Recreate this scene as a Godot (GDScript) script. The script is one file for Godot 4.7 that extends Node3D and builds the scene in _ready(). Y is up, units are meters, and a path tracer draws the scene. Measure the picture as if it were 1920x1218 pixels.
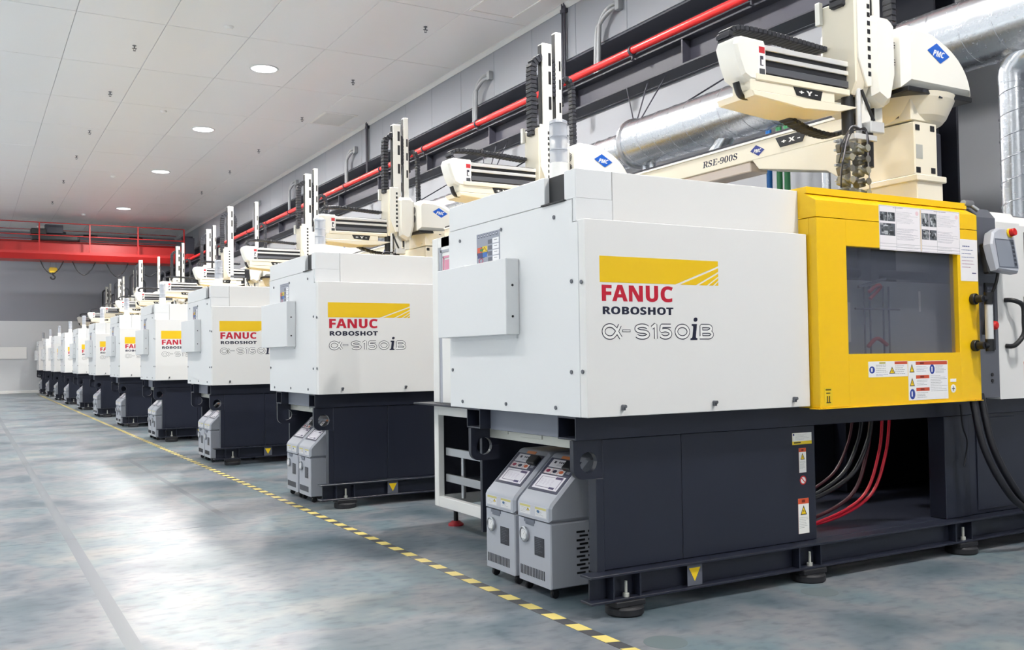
extends Node3D
# A hall of injection moulding machines in one long row: x runs along each machine, -z along the row, metres.

const OX := 2.626        # end face of every machine
const OZ := -3.869       # operator side of the nearest machine
const PITCH := 4.095     # from one machine to the next
const COUNT := 11
const WALL_X := 8.488
const CEIL_Y := 7.055
const FAR_Z := -46.6
const ORD := ["nearest", "second", "third", "fourth", "fifth", "sixth", "seventh", "eighth", "ninth", "tenth", "last and farthest"]

var M := {}
var taken := {}


func _ready() -> void:
	# camera
	var cam := Camera3D.new()
	cam.name = "camera"
	cam.transform = Transform3D(Basis(Vector3(0.868272, -0.013718, 0.495898), Vector3(-0.004539, 0.999356, 0.035593), Vector3(-0.496067, -0.033155, 0.867651)).orthonormalized(), Vector3(0, 1.3, 0))
	cam.fov = 37.626
	cam.near = 0.05
	cam.far = 200.0
	add_child(cam)
	cam.current = true
	# air, exposure
	var we := WorldEnvironment.new()
	we.name = "environment"
	var env := Environment.new()
	env.background_mode = Environment.BG_COLOR
	env.background_color = Color(0.86, 0.88, 0.90)
	env.background_energy_multiplier = 1.2
	env.tonemap_mode = Environment.TONE_MAPPER_LINEAR
	env.tonemap_exposure = 1.6
	env.sdfgi_enabled = true
	env.ssao_enabled = true
	env.ssil_enabled = true
	we.environment = env
	add_child(we)
	# daylight: added sun through added left windows, bouncing off the floor onto the ceiling
	var added_sun := DirectionalLight3D.new()
	added_sun.name = "sun"
	added_sun.light_energy = 15.0
	added_sun.light_color = Color(1.0, 0.97, 0.93)
	added_sun.light_angular_distance = 0.6
	added_sun.shadow_enabled = true
	added_sun.rotation_degrees = Vector3(-47, -100, 0)
	add_child(added_sun)
	materials()
	downlights()
	shell()
	wall_services()
	crane()
	machines()
	small_things()


# ---------------------------------------------------------------- mesh building
class Mb:
	var v := PackedVector3Array()
	var n := PackedVector3Array()
	var u := PackedVector2Array()
	var xf := Transform3D.IDENTITY

	func put(p: Vector3, q: Vector3, t := Vector2.ZERO) -> void:
		v.append(xf * p)
		n.append((xf.basis * q).normalized())
		u.append(t)

	func tri(a: Vector3, b: Vector3, c: Vector3, q: Vector3) -> void:
		if ((b - a).cross(c - a).dot(q) > 0.0) != (xf.basis.determinant() < 0.0):
			var t := b
			b = c
			c = t
		put(a, q)
		put(b, q)
		put(c, q)

	func quad(a: Vector3, b: Vector3, c: Vector3, d: Vector3, q: Vector3) -> void:
		tri(a, b, c, q)
		tri(a, c, d, q)

	func smooth(a: Array, b: Array, c: Array) -> void:      # corners are [place, normal]
		var q: Vector3 = a[1] + b[1] + c[1]
		if ((b[0] - a[0]).cross(c[0] - a[0]).dot(q) > 0.0) != (xf.basis.determinant() < 0.0):
			var t := b
			b = c
			c = t
		for k in [a, b, c]:
			put(k[0], k[1])

	func picture(o: Vector3, right: Vector3, up: Vector3) -> void:   # a face that shows a whole texture, o is its lower left corner
		var q := right.cross(up).normalized()
		var cs := [[o, Vector2(0, 1)], [o + up, Vector2(0, 0)], [o + right + up, Vector2(1, 0)], [o + right, Vector2(1, 1)]]
		for k in [0, 1, 2, 0, 2, 3]:
			put(cs[k][0], q, cs[k][1])

	func box(lo: Vector3, hi: Vector3, c := 0.003) -> Mb:
		var m := (lo + hi) / 2.0
		var h := ((hi - lo) / 2.0).abs()
		c = minf(c, minf(h.x, minf(h.y, h.z)) * 0.8)
		for i in 3:
			var j := (i + 1) % 3
			var k := (i + 2) % 3
			for s in [-1.0, 1.0]:
				var q := Vector3.ZERO
				q[i] = s
				var ps := []
				for e in [[-1, -1], [1, -1], [1, 1], [-1, 1]]:
					var p := Vector3.ZERO
					p[i] = s * h[i]
					p[j] = e[0] * (h[j] - c)
					p[k] = e[1] * (h[k] - c)
					ps.append(m + p)
				quad(ps[0], ps[1], ps[2], ps[3], q)
				if c > 0.0005:
					for s2 in [-1.0, 1.0]:
						var a := Vector3.ZERO
						a[i] = s * h[i]
						a[j] = s2 * (h[j] - c)
						a[k] = h[k] - c
						var b := a
						b[k] = -a[k]
						var d := a
						d[i] = s * (h[i] - c)
						d[j] = s2 * h[j]
						var e2 := d
						e2[k] = -d[k]
						var q2 := Vector3.ZERO
						q2[i] = s
						q2[j] = s2
						quad(m + a, m + b, m + e2, m + d, q2.normalized())
		if c > 0.0005:
			for sx in [-1, 1]:
				for sy in [-1, 1]:
					for sz in [-1, 1]:
						tri(m + Vector3(sx * h.x, sy * (h.y - c), sz * (h.z - c)), m + Vector3(sx * (h.x - c), sy * h.y, sz * (h.z - c)), m + Vector3(sx * (h.x - c), sy * (h.y - c), sz * h.z), Vector3(sx, sy, sz).normalized())
		return self

	func at(p: Vector2, axis: int, w: float) -> Vector3:     # axis 0: p is (z, y); 1: (x, z); 2: (x, y)
		return Vector3(w, p.y, p.x) if axis == 0 else Vector3(p.x, w, p.y) if axis == 1 else Vector3(p.x, p.y, w)

	func prism(pts: PackedVector2Array, axis: int, w0: float, w1: float, bev := 0.0, round_over := 0.5) -> Mb:
		if w0 > w1:
			var t := w0
			w0 = w1
			w1 = t
		var kept := PackedVector2Array()
		for p in pts:
			if kept.is_empty() or (p.distance_to(kept[-1]) > 0.0004 and p.distance_to(kept[0]) > 0.0004):
				kept.append(p)
		pts = kept
		if signed_area(pts) < 0.0:
			pts.reverse()
		var cnt := pts.size()
		var en: Array[Vector2] = []
		for i in cnt:
			var d := (pts[(i + 1) % cnt] - pts[i]).normalized()
			en.append(Vector2(d.y, -d.x))
		var inner := PackedVector2Array()
		for i in cnt:
			var a: Vector2 = en[(i + cnt - 1) % cnt]
			var b: Vector2 = en[i]
			var s := a + b
			inner.append(pts[i] - s * (bev / maxf(0.3, s.dot(b))))
		var axv := at(Vector2.ZERO, axis, 1.0)
		var idx := Geometry2D.triangulate_polygon(inner)
		for k in range(0, idx.size(), 3):
			for s in [[w0, -1.0], [w1, 1.0]]:
				tri(at(inner[idx[k]], axis, s[0]), at(inner[idx[k + 1]], axis, s[0]), at(inner[idx[k + 2]], axis, s[0]), axv * s[1])
		for i in cnt:
			var j := (i + 1) % cnt
			var q := at(en[i], axis, 0.0)
			var qa := q
			var qb := q
			if en[i].dot(en[(i + cnt - 1) % cnt]) > cos(round_over):
				qa = at((en[i] + en[(i + cnt - 1) % cnt]).normalized(), axis, 0.0)
			if en[i].dot(en[j]) > cos(round_over):
				qb = at((en[i] + en[j]).normalized(), axis, 0.0)
			var a0 := [at(pts[i], axis, w0 + bev), qa]
			var a1 := [at(pts[i], axis, w1 - bev), qa]
			var b0 := [at(pts[j], axis, w0 + bev), qb]
			var b1 := [at(pts[j], axis, w1 - bev), qb]
			smooth(a0, b0, b1)
			smooth(a0, b1, a1)
			if bev > 0.0:
				quad(a0[0], b0[0], at(inner[j], axis, w0), at(inner[i], axis, w0), (q - axv).normalized())
				quad(a1[0], b1[0], at(inner[j], axis, w1), at(inner[i], axis, w1), (q + axv).normalized())
		return self

	func signed_area(p: PackedVector2Array) -> float:
		var s := 0.0
		for i in p.size():
			s += p[i].cross(p[(i + 1) % p.size()])
		return s

	func tube(path: PackedVector3Array, r: float, sides := 8, caps := true) -> Mb:
		var rings := []
		var side := Vector3.ZERO
		for i in path.size():
			var t := (path[mini(i + 1, path.size() - 1)] - path[maxi(i - 1, 0)]).normalized()
			if side == Vector3.ZERO:
				side = t.cross(Vector3.UP if absf(t.y) < 0.9 else Vector3.RIGHT).normalized()
			side = (side - t * side.dot(t)).normalized()
			var up := t.cross(side)
			var ring := []
			for k in sides:
				var a := TAU * k / sides
				var q := side * cos(a) + up * sin(a)
				ring.append([path[i] + q * r, q])
			rings.append(ring)
			if caps and (i == 0 or i == path.size() - 1):
				for k in range(1, sides - 1):
					tri(ring[0][0], ring[k][0], ring[k + 1][0], -t if i == 0 else t)
		for i in rings.size() - 1:
			for k in sides:
				var l := (k + 1) % sides
				smooth(rings[i][k], rings[i][l], rings[i + 1][l])
				smooth(rings[i][k], rings[i + 1][l], rings[i + 1][k])
		return self

	func rod(a: Vector3, b: Vector3, r: float, sides := 12) -> Mb:
		return tube(PackedVector3Array([a, b]), r, sides)

	func lathe(profile: Array, base: Vector3, axis := Vector3.UP, sides := 20) -> Mb:    # profile: Vector2(radius, height) from the foot up, turned round axis
		var ez := axis.normalized()
		var ex := ez.cross(Vector3.RIGHT if absf(ez.x) < 0.9 else Vector3.UP).normalized()
		var ey := ez.cross(ex)
		for i in profile.size() - 1:
			var p: Vector2 = profile[i]
			var q: Vector2 = profile[i + 1]
			var e := (q - p).normalized()
			var nn := Vector2(e.y, -e.x)
			for k in sides:
				var cs := []
				for s in [[p, k], [p, k + 1], [q, k + 1], [q, k]]:
					var a: float = TAU * (s[1] % sides) / sides
					var dir := ex * cos(a) + ey * sin(a)
					cs.append([base + dir * s[0].x + ez * s[0].y, dir * nn.x + ez * nn.y])
				if p.x > 0.0:
					smooth(cs[0], cs[1], cs[2])
				if q.x > 0.0:
					smooth(cs[0], cs[2], cs[3])
		return self

	func disc(base: Vector3, axis: Vector3, r: float, h: float, sides := 20) -> Mb:
		var c := minf(0.15 * h, 0.1 * r)
		return lathe([Vector2(0, 0), Vector2(r - c, 0), Vector2(r, c), Vector2(r, h - c), Vector2(r - c, h), Vector2(0, h)], base, axis, sides)

	func mesh() -> ArrayMesh:
		var a := []
		a.resize(Mesh.ARRAY_MAX)
		a[Mesh.ARRAY_VERTEX] = v
		a[Mesh.ARRAY_NORMAL] = n
		a[Mesh.ARRAY_TEX_UV] = u
		var m := ArrayMesh.new()
		m.add_surface_from_arrays(Mesh.PRIMITIVE_TRIANGLES, a)
		return m


func numbered(called: String) -> String:
	taken[called] = taken.get(called, -1) + 1
	return called if taken[called] == 0 else "%s_%03d" % [called, taken[called]]


func part(called: String, b: Mb, m: Material, parent: Node3D = self) -> MeshInstance3D:
	var o := MeshInstance3D.new()
	o.name = numbered(called) if parent == self else called
	o.mesh = b.mesh()
	o.material_override = m
	parent.add_child(o, true)
	return o


func share(called: String, mesh: Mesh, m: Material, parent: Node3D, where: Vector3) -> MeshInstance3D:
	var o := MeshInstance3D.new()
	o.name = called
	o.mesh = mesh
	o.material_override = m
	o.position = where
	parent.add_child(o, true)
	return o


func tag(o: Node3D, label: String, category: String, group := "") -> Node3D:
	o.set_meta("label", label)
	o.set_meta("category", category)
	if group:
		o.set_meta("group", group)
	return o


func thing(called: String, label: String, category: String, where := Vector3.ZERO, group := "") -> Node3D:
	var o := Node3D.new()
	o.name = numbered(called)
	add_child(o)
	o.position = where
	return tag(o, label, category, group)


func built(o: Node3D) -> Node3D:
	o.set_meta("kind", "structure")
	return o


func copy(o: Node3D, move: Vector3, label: String) -> Node3D:
	var c: Node3D = o.duplicate()
	var base := String(o.name)
	if base.right(4).is_valid_int() or base.right(3).is_valid_int():
		base = base.left(base.length() - 4)
	c.name = numbered(base)
	add_child(c)
	c.position = o.position + move
	c.set_meta("label", label)
	return c


func V2(a: Array) -> PackedVector2Array:
	var p := PackedVector2Array()
	for i in range(0, a.size(), 2):
		p.append(Vector2(a[i], a[i + 1]))
	return p


func curve(pts: Array, steps := 8) -> PackedVector3Array:      # a smooth line through the points
	var c := Curve3D.new()
	for i in pts.size():
		var d: Vector3 = (pts[mini(i + 1, pts.size() - 1)] - pts[maxi(i - 1, 0)]) / 6.0
		c.add_point(pts[i], -d, d)
	var out := PackedVector3Array()
	for i in pts.size() - 1:
		for k in steps:
			out.append(c.sample(i, float(k) / steps))
	out.append(pts[-1])
	return out


func chain(path: PackedVector3Array, across: Vector3, wide: float, high: float, link := 0.034) -> Mb:   # a cable chain: links along a line
	var b := Mb.new()
	var cv := Curve3D.new()
	cv.bake_interval = 0.01
	for p in path:
		cv.add_point(p)
	var l := cv.get_baked_length()
	var cnt := int(l / link)
	for i in cnt:
		var p := cv.sample_baked((i + 0.5) * l / cnt)
		var t := (cv.sample_baked((i + 0.9) * l / cnt) - cv.sample_baked((i + 0.1) * l / cnt)).normalized()
		var up := t.cross(across).normalized()
		b.xf = Transform3D(Basis(across.normalized(), up, t), p)
		b.box(Vector3(-wide / 2, -high / 2, -link * 0.42), Vector3(wide / 2, high / 2, link * 0.42), 0.004)
		b.box(Vector3(-wide * 0.42, -high * 0.36, -link * 0.55), Vector3(wide * 0.42, high * 0.36, link * 0.55), 0.0)
	b.xf = Transform3D.IDENTITY
	return b


func lettering(called: String, words: String, font: String, bold: bool, o: Vector3, right: Vector3, up: Vector3, m: Material, parent: Node3D, slant := 0.0) -> MeshInstance3D:
	var f := SystemFont.new()
	f.font_names = PackedStringArray([font])
	f.font_weight = 700 if bold else 400
	var t := TextMesh.new()
	t.text = words
	var heavy := FontVariation.new()
	heavy.base_font = f
	heavy.variation_embolden = 0.6 if bold and font == "Droid Sans" else 0.0
	t.font = heavy
	t.font_size = 64
	t.pixel_size = 0.01
	t.depth = 0.02
	t.curve_step = 1.0
	var src := t.surface_get_arrays(0) if t.get_surface_count() else []
	var b := Mb.new()
	if src.size():
		var pv: PackedVector3Array = src[Mesh.ARRAY_VERTEX]
		var pn: PackedVector3Array = src[Mesh.ARRAY_NORMAL]
		var ix: PackedInt32Array = src[Mesh.ARRAY_INDEX] if src[Mesh.ARRAY_INDEX] != null else PackedInt32Array(range(pv.size()))
		var box := AABB(pv[0], Vector3.ZERO)
		for p in pv:
			box = box.expand(p)
		var q := right.cross(up).normalized()
		for k in ix:
			var p := (pv[k] - box.position) / Vector3(box.size.x, box.size.y, maxf(box.size.z, 0.001))
			p.x += slant * (p.y - 0.5)
			b.put(o + right * p.x + up * p.y + q * (0.0006 * p.z), (right.normalized() * pn[k].x + up.normalized() * pn[k].y + q * pn[k].z))
	return part(called, b, m, parent)


# a letter drawn with a pen: its dark outline, and the pale body a hair in front of it
func strokes(dark: Mb, pale: Mb, lines: Array, o: Vector3, w: float, h: float, pen: float, rim: float) -> void:
	for line in lines:
		var p := PackedVector2Array()
		for q in line:
			p.append(Vector2(q.x * w, q.y * h))
		for k in [[dark, pen, 0.0006], [pale, pen - 2.0 * rim, 0.0011]]:
			for poly in Geometry2D.offset_polyline(p, k[1] / 2.0, Geometry2D.JOIN_ROUND, Geometry2D.END_BUTT if k[0] == dark else Geometry2D.END_BUTT):
				if not Geometry2D.is_polygon_clockwise(poly):
					var b: Mb = k[0]
					b.xf = Transform3D(Basis.IDENTITY, o)
					b.prism(poly, 2, 0.0, k[2])
					b.xf = Transform3D.IDENTITY


func arc(c: Vector2, rx: float, ry: float, a0: float, a1: float, steps := 10) -> Array:
	var out := []
	for i in steps + 1:
		var a := deg_to_rad(lerpf(a0, a1, float(i) / steps))
		out.append(c + Vector2(cos(a) * rx, sin(a) * ry))
	return out


# ---------------------------------------------------------------- materials
func mat(called: String, c: Color, rough := 0.5, metal := 0.0) -> StandardMaterial3D:
	var m := StandardMaterial3D.new()
	m.resource_name = called
	m.albedo_color = c
	m.roughness = rough
	m.metallic = metal
	M[called] = m
	return m


func rgb(r: int, g: int, b: int) -> Color:
	return Color8(r, g, b)


func noise_tex(size: int, freq: float, kind: int, octaves: int, ramp: Array, at_seed: int, bump := 0.0) -> NoiseTexture2D:
	var f := FastNoiseLite.new()
	f.noise_type = kind
	f.frequency = freq
	f.fractal_octaves = octaves
	f.seed = at_seed
	var t := NoiseTexture2D.new()
	t.width = size
	t.height = size
	t.seamless = true
	t.noise = f
	if bump > 0.0:
		t.as_normal_map = true
		t.bump_strength = bump
	elif ramp.size():
		var g := Gradient.new()
		g.offsets = PackedFloat32Array()
		g.colors = PackedColorArray()
		for i in ramp.size():
			g.add_point(ramp[i][0], ramp[i][1])
		t.color_ramp = g
	return t


func spread(m: StandardMaterial3D, per_metre: float, world := true) -> void:
	m.uv1_triplanar = true
	m.uv1_world_triplanar = world
	m.uv1_scale = Vector3.ONE * per_metre


func materials() -> void:
	var fine := noise_tex(256, 0.12, FastNoiseLite.TYPE_SIMPLEX, 2, [], 3, 1.2)
	for k in [["white_paint", rgb(228, 228, 227), 0.42], ["end_paint", rgb(226, 228, 230), 0.42], ["charcoal_paint", rgb(33, 37, 51), 0.36], ["control_grey", rgb(92, 95, 104), 0.45], ["yellow_paint", rgb(247, 199, 14), 0.36]]:
		var m := mat(k[0], k[1], k[2])
		m.normal_enabled = true
		m.normal_texture = fine
		m.normal_scale = 0.12
		spread(m, 6.0, false)
	mat("unit_grey", rgb(176, 180, 190), 0.45)
	mat("unit_dark_grey", rgb(112, 117, 130), 0.5)
	mat("cream_paint", rgb(238, 231, 212), 0.35)
	mat("robot_white", rgb(240, 239, 232), 0.32)
	mat("black_plastic", rgb(26, 27, 31), 0.45)
	mat("rubber", rgb(30, 31, 36), 0.6)
	mat("chain_black", rgb(40, 42, 50), 0.5)
	mat("steel", rgb(190, 192, 196), 0.28, 0.9)
	mat("rail_steel", rgb(228, 229, 230), 0.3, 0.35)
	mat("dark_rail", rgb(48, 49, 54), 0.35, 0.4)
	mat("bolt_grey", rgb(108, 111, 118), 0.4, 0.6)
	mat("red_plastic", rgb(205, 30, 28), 0.35)
	mat("yellow_plastic", rgb(246, 205, 30), 0.4)
	mat("red_pipe", rgb(228, 36, 38), 0.35)
	mat("crane_red", rgb(156, 20, 20), 0.42)
	mat("girder_grey", rgb(54, 54, 66), 0.55)
	mat("girder_dark", rgb(42, 44, 55), 0.55)
	mat("wall_light", rgb(206, 209, 212), 0.55)
	mat("upper_panel", rgb(136, 140, 148), 0.5)
	mat("wall_mid", rgb(166, 169, 176), 0.6)
	mat("wall_dark", rgb(138, 141, 150), 0.6)
	mat("soffit_shade", rgb(70, 72, 82), 0.6)  # dark grey that carries the shade under the upper wall panels
	mat("conduit_grey", rgb(150, 153, 157), 0.5, 0.2)
	mat("hose_red", rgb(200, 18, 48), 0.4)
	mat("hose_dark", rgb(70, 22, 36), 0.45)
	mat("hose_black", rgb(24, 25, 32), 0.45)
	mat("pipe_blue", rgb(30, 110, 190), 0.4)
	mat("pipe_green", rgb(60, 140, 90), 0.4)
	mat("foot_red", rgb(176, 40, 50), 0.5)
	mat("pale_plastic", rgb(236, 222, 212), 0.5)
	mat("vinyl_yellow", rgb(236, 194, 8), 0.45)
	mat("vinyl_red", rgb(190, 16, 48), 0.45)
	mat("vinyl_navy", rgb(22, 26, 52), 0.45)
	mat("emblem_blue", rgb(40, 58, 140), 0.4)
	mat("vinyl_blue", rgb(24, 92, 196), 0.4)
	mat("vinyl_white", rgb(238, 238, 236), 0.45)
	mat("plate_silver", rgb(196, 197, 190), 0.4, 0.3)
	mat("tape_black", rgb(78, 78, 82), 0.55)
	mat("tape_yellow", rgb(230, 210, 124), 0.55)
	mat("screen_grey", rgb(120, 126, 138), 0.15)
	mat("strip_concrete", rgb(108, 115, 122), 0.42)
	mat("mark_concrete", rgb(108, 120, 123), 0.42)
	mat("vent_grey", rgb(202, 205, 206), 0.5)
	# ceiling sandwich panels: powder coated, a little glossy, with a fine orange peel
	var c := mat("ceiling_panel", rgb(236, 237, 238), 0.34)
	c.normal_enabled = true
	c.normal_texture = noise_tex(256, 0.08, FastNoiseLite.TYPE_SIMPLEX, 2, [], 9, 1.5)
	c.normal_scale = 0.15
	spread(c, 3.0)
	mat("ceiling_slab", rgb(150, 152, 154), 0.6)
	# sealed concrete: broad mottling, finer clouds over it, uneven polish
	var f := mat("concrete", Color.WHITE, 0.42)
	f.metallic_specular = 0.36
	f.albedo_texture = noise_tex(1024, 0.0045, FastNoiseLite.TYPE_SIMPLEX, 6, [[0.0, rgb(86, 104, 113)], [0.3, rgb(118, 128, 137)], [0.48, rgb(146, 146, 151)], [0.66, rgb(121, 138, 146)], [1.0, rgb(171, 165, 161)]], 21)
	spread(f, 0.13)
	f.detail_enabled = true
	f.detail_blend_mode = BaseMaterial3D.BLEND_MODE_MUL
	f.detail_uv_layer = BaseMaterial3D.DETAIL_UV_2
	f.detail_albedo = noise_tex(1024, 0.03, FastNoiseLite.TYPE_PERLIN, 8, [[0.0, rgb(184, 192, 196)], [0.45, rgb(236, 238, 239)], [1.0, rgb(255, 253, 250)]], 5)
	f.uv2_triplanar = true
	f.uv2_world_triplanar = true
	f.uv2_scale = Vector3(0.31, 0.31, 0.52)
	f.roughness_texture = noise_tex(512, 0.01, FastNoiseLite.TYPE_SIMPLEX, 5, [[0.0, Color(0.7, 0.7, 0.7)], [1.0, Color(1, 1, 1)]], 31)
	# spiral duct: bare zinc with a faint spangle
	var d := mat("zinc", rgb(206, 210, 216), 0.3, 0.92)
	d.roughness_texture = noise_tex(256, 0.06, FastNoiseLite.TYPE_CELLULAR, 2, [[0.0, Color(0.75, 0.75, 0.75)], [1.0, Color(1, 1, 1)]], 12)
	d.normal_enabled = true
	d.normal_texture = noise_tex(256, 0.03, FastNoiseLite.TYPE_SIMPLEX, 3, [], 14, 2.0)
	d.normal_scale = 0.2
	spread(d, 2.0)
	var g := mat("door_glass", Color(0.36, 0.38, 0.44, 0.34), 0.04)
	g.transparency = BaseMaterial3D.TRANSPARENCY_ALPHA
	var wg := mat("added_window_glass", Color(0.95, 0.97, 0.98, 0.06), 0.02)
	wg.transparency = BaseMaterial3D.TRANSPARENCY_ALPHA
	var s := mat("clear_plastic", Color(0.86, 0.88, 0.92, 0.45), 0.2)
	s.transparency = BaseMaterial3D.TRANSPARENCY_ALPHA
	var w := mat("lamp_lens", rgb(255, 255, 255), 0.4)
	w.emission_enabled = true
	w.emission = Color(1, 1, 1)
	w.emission_energy_multiplier = 2.2


# ---------------------------------------------------------------- light: round downlights in rows
func downlights() -> void:
	var lens := Mb.new()
	lens.disc(Vector3(0, -0.012, 0), Vector3.UP, 0.245, 0.02, 32)
	var lens_mesh := lens.mesh()
	var rim := Mb.new()
	rim.lathe([Vector2(0.245, 0.0), Vector2(0.25, -0.016), Vector2(0.275, -0.012), Vector2(0.285, 0.004)], Vector3.ZERO, Vector3.UP, 32)
	var rim_mesh := rim.mesh()
	var seen := ["round white recessed downlight nearest the camera, above the second and third robots", "round white recessed downlight, second of the four in the visible ceiling row", "round white recessed downlight, third of the four in the visible ceiling row", "round white recessed downlight farthest away, just before the red crane"]
	var zs := [-18.6, -24.2, -30.2, -38.1]
	var spots := []
	for i in 4:
		spots.append([5.07, zs[i], seen[i]])
	for z in [-12.8, -7.0, -1.2, 4.6]:
		spots.append([5.07, z, "round recessed downlight %s the camera, above the robots, outside the picture" % {-12.8: "well ahead of", -7.0: "just ahead of", -1.2: "level with", 4.6: "behind"}[z]])
	var back := [-43.6, -38.1, -30.2, -24.2, -18.6, -12.8, -7.0, -1.2]
	for i in back.size():
		spots.append([-1.4, back[i], "round recessed downlight above the aisle, out of the picture, %s from the far wall" % ORD[i].replace("nearest", "first")])
	for s in spots:
		var o := thing("downlight", s[2], "ceiling light", Vector3(s[0], CEIL_Y, s[1]), "recessed ceiling downlights")
		share("lens", lens_mesh, M.lamp_lens, o, Vector3.ZERO)
		share("rim", rim_mesh, M.vent_grey, o, Vector3.ZERO)
		var l := AreaLight3D.new()
		l.name = "glow"
		l.area_size = Vector2(0.43, 0.43)
		l.light_energy = (22.0 if s[1] > -10.0 else 29.0) if s[0] > 0.0 else (9.0 if s[1] > -28.0 else 14.0)
		l.light_color = Color(1.0, 0.985, 0.965)
		l.shadow_enabled = true
		l.area_range = 60.0
		l.position = Vector3(0, -0.02, 0)
		l.rotation_degrees = Vector3(-90, 0, 0)
		o.add_child(l)


# ---------------------------------------------------------------- the hall
func shell() -> void:
	var b := Mb.new()
	# floor: a base and slabs with sawn joints
	b.box(Vector3(-9.3, -0.3, FAR_Z - 0.3), Vector3(9.4, -0.02, 8.3), 0.0)
	var fl := built(part("floor", b, M.ceiling_slab))
	var zj := [FAR_Z, -37.7, -31.7, -25.7, -19.7, -13.7, -7.75, -1.75, 4.25, 8.0]
	var xj := [[-9.0, -4.6, "concrete"], [-4.6, 0.63, "concrete"], [0.63, 0.705, "strip_concrete"], [0.705, 1.845, "concrete"], [1.845, 1.905, "strip_concrete"], [1.905, 9.0, "concrete"]]
	for i in zj.size() - 1:
		for x in xj:
			var kind: String = x[2] if x[0] < 1.0 or i == 5 else "concrete"
			b = Mb.new()
			b.box(Vector3(x[0], -0.02, zj[i] + 0.003), Vector3(x[1], 0, zj[i + 1] - 0.003), 0.0)
			part("slab" if kind == "concrete" else "infill_strip", b, M[kind], fl)
	for p in [[4.03, -3.72], [2.75, -3.45]]:
		b = Mb.new()
		b.disc(Vector3(p[0], 0.0, p[1]), Vector3.UP, 0.1, 0.0006, 28)
		part("foot_mark", b, M.mark_concrete, fl)
	# ceiling: slab, and the panels that hang under it where they can be seen
	b = Mb.new()
	b.box(Vector3(-9.3, CEIL_Y + 0.03, FAR_Z - 0.3), Vector3(9.4, CEIL_Y + 0.3, 8.3), 0.0)
	var ce := built(part("ceiling", b, M.ceiling_slab))
	b = Mb.new()
	b.box(Vector3(-9.0, CEIL_Y, FAR_Z), Vector3(-2.706, CEIL_Y + 0.031, 8.0), 0.0)
	b.box(Vector3(-2.7, CEIL_Y, -8.5), Vector3(WALL_X, CEIL_Y + 0.031, 8.0), 0.0)
	part("plain_sheet", b, M.ceiling_panel, ce)
	b = Mb.new()
	b.box(Vector3(0.004, 0, -2.78), Vector3(1.406, 0.031, -0.01), 0.004)
	var whole := b.mesh()
	for i in 8:
		for j in 14:
			var z0 := -8.55 - 2.79 * j
			if j < 13 and i < 7:
				share("ceiling_panel", whole, M.ceiling_panel, ce, Vector3(-2.7 + 1.41 * i, CEIL_Y, z0))
			else:
				var x0 := -2.7 + 1.41 * i
				b = Mb.new()
				b.box(Vector3(x0 + 0.004, CEIL_Y, maxf(z0 - 2.78, FAR_Z)), Vector3(minf(x0 + 1.406, WALL_X), CEIL_Y + 0.031, z0 - 0.01), 0.004)
				part("ceiling_panel", b, M.ceiling_panel, ce)
	# right wall: lower wall set back, upper panels in front of it
	b = Mb.new()
	b.box(Vector3(9.0, -0.02, FAR_Z), Vector3(9.3, CEIL_Y, 8.0), 0.0)
	var wr := built(part("wall_right", b, M.wall_mid))
	for i in 40:
		var z0 := 7.9 - 1.37 * i
		b = Mb.new()
		b.box(Vector3(WALL_X, 6.13, maxf(z0 - 1.366, FAR_Z)), Vector3(WALL_X + 0.08, CEIL_Y, z0 - 0.004), 0.004)
		part("wall_panel", b, M.upper_panel, wr)
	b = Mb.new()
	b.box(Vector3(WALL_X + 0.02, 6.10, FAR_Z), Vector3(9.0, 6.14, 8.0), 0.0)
	b.box(Vector3(8.93, 5.3, FAR_Z), Vector3(9.0, 6.1, 8.0), 0.0)  # added band, its dark colour stands for shade under the soffit
	built(part("trim_1", b, M.soffit_shade))
	b = Mb.new()
	b.prism(V2([WALL_X, CEIL_Y - 0.085, WALL_X - 0.012, CEIL_Y - 0.085, WALL_X - 0.06, CEIL_Y - 0.02, WALL_X - 0.06, CEIL_Y, WALL_X, CEIL_Y]), 2, FAR_Z, 7.9)
	built(part("trim_2", b, M.vent_grey))
	# far wall: dark above, pale below
	b = Mb.new()
	b.box(Vector3(-9.0, 3.147, FAR_Z - 0.3), Vector3(9.3, CEIL_Y + 0.02, FAR_Z), 0.0)
	var wf := built(part("wall_far", b, M.wall_dark))
	b = Mb.new()
	b.box(Vector3(-9.0, 0, FAR_Z - 0.3), Vector3(9.3, 3.147, FAR_Z + 0.03), 0.004)
	part("lower_cladding", b, M.wall_light, wf)
	b = Mb.new()
	b.box(Vector3(-9.0, 0, FAR_Z + 0.03), Vector3(9.0, 0.12, FAR_Z + 0.06), 0.006)
	built(part("baseboard_far", b, M.vinyl_white))
	b = Mb.new()
	b.box(Vector3(-9.3, -0.02, FAR_Z), Vector3(-9.0, 1.2, 8.0), 0.0)
	b.box(Vector3(-9.3, 6.6, FAR_Z), Vector3(-9.0, CEIL_Y + 0.02, 8.0), 0.0)
	var from := FAR_Z
	for i in 6:
		var z0 := -38.0 + 7.4 * i
		b.box(Vector3(-9.3, 1.2, from), Vector3(-9.0, 6.6, z0), 0.0)
		from = z0 + 4.6
	b.box(Vector3(-9.3, 1.2, from), Vector3(-9.0, 6.6, 8.0), 0.0)
	built(part("wall_left", b, M.wall_light))
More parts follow.
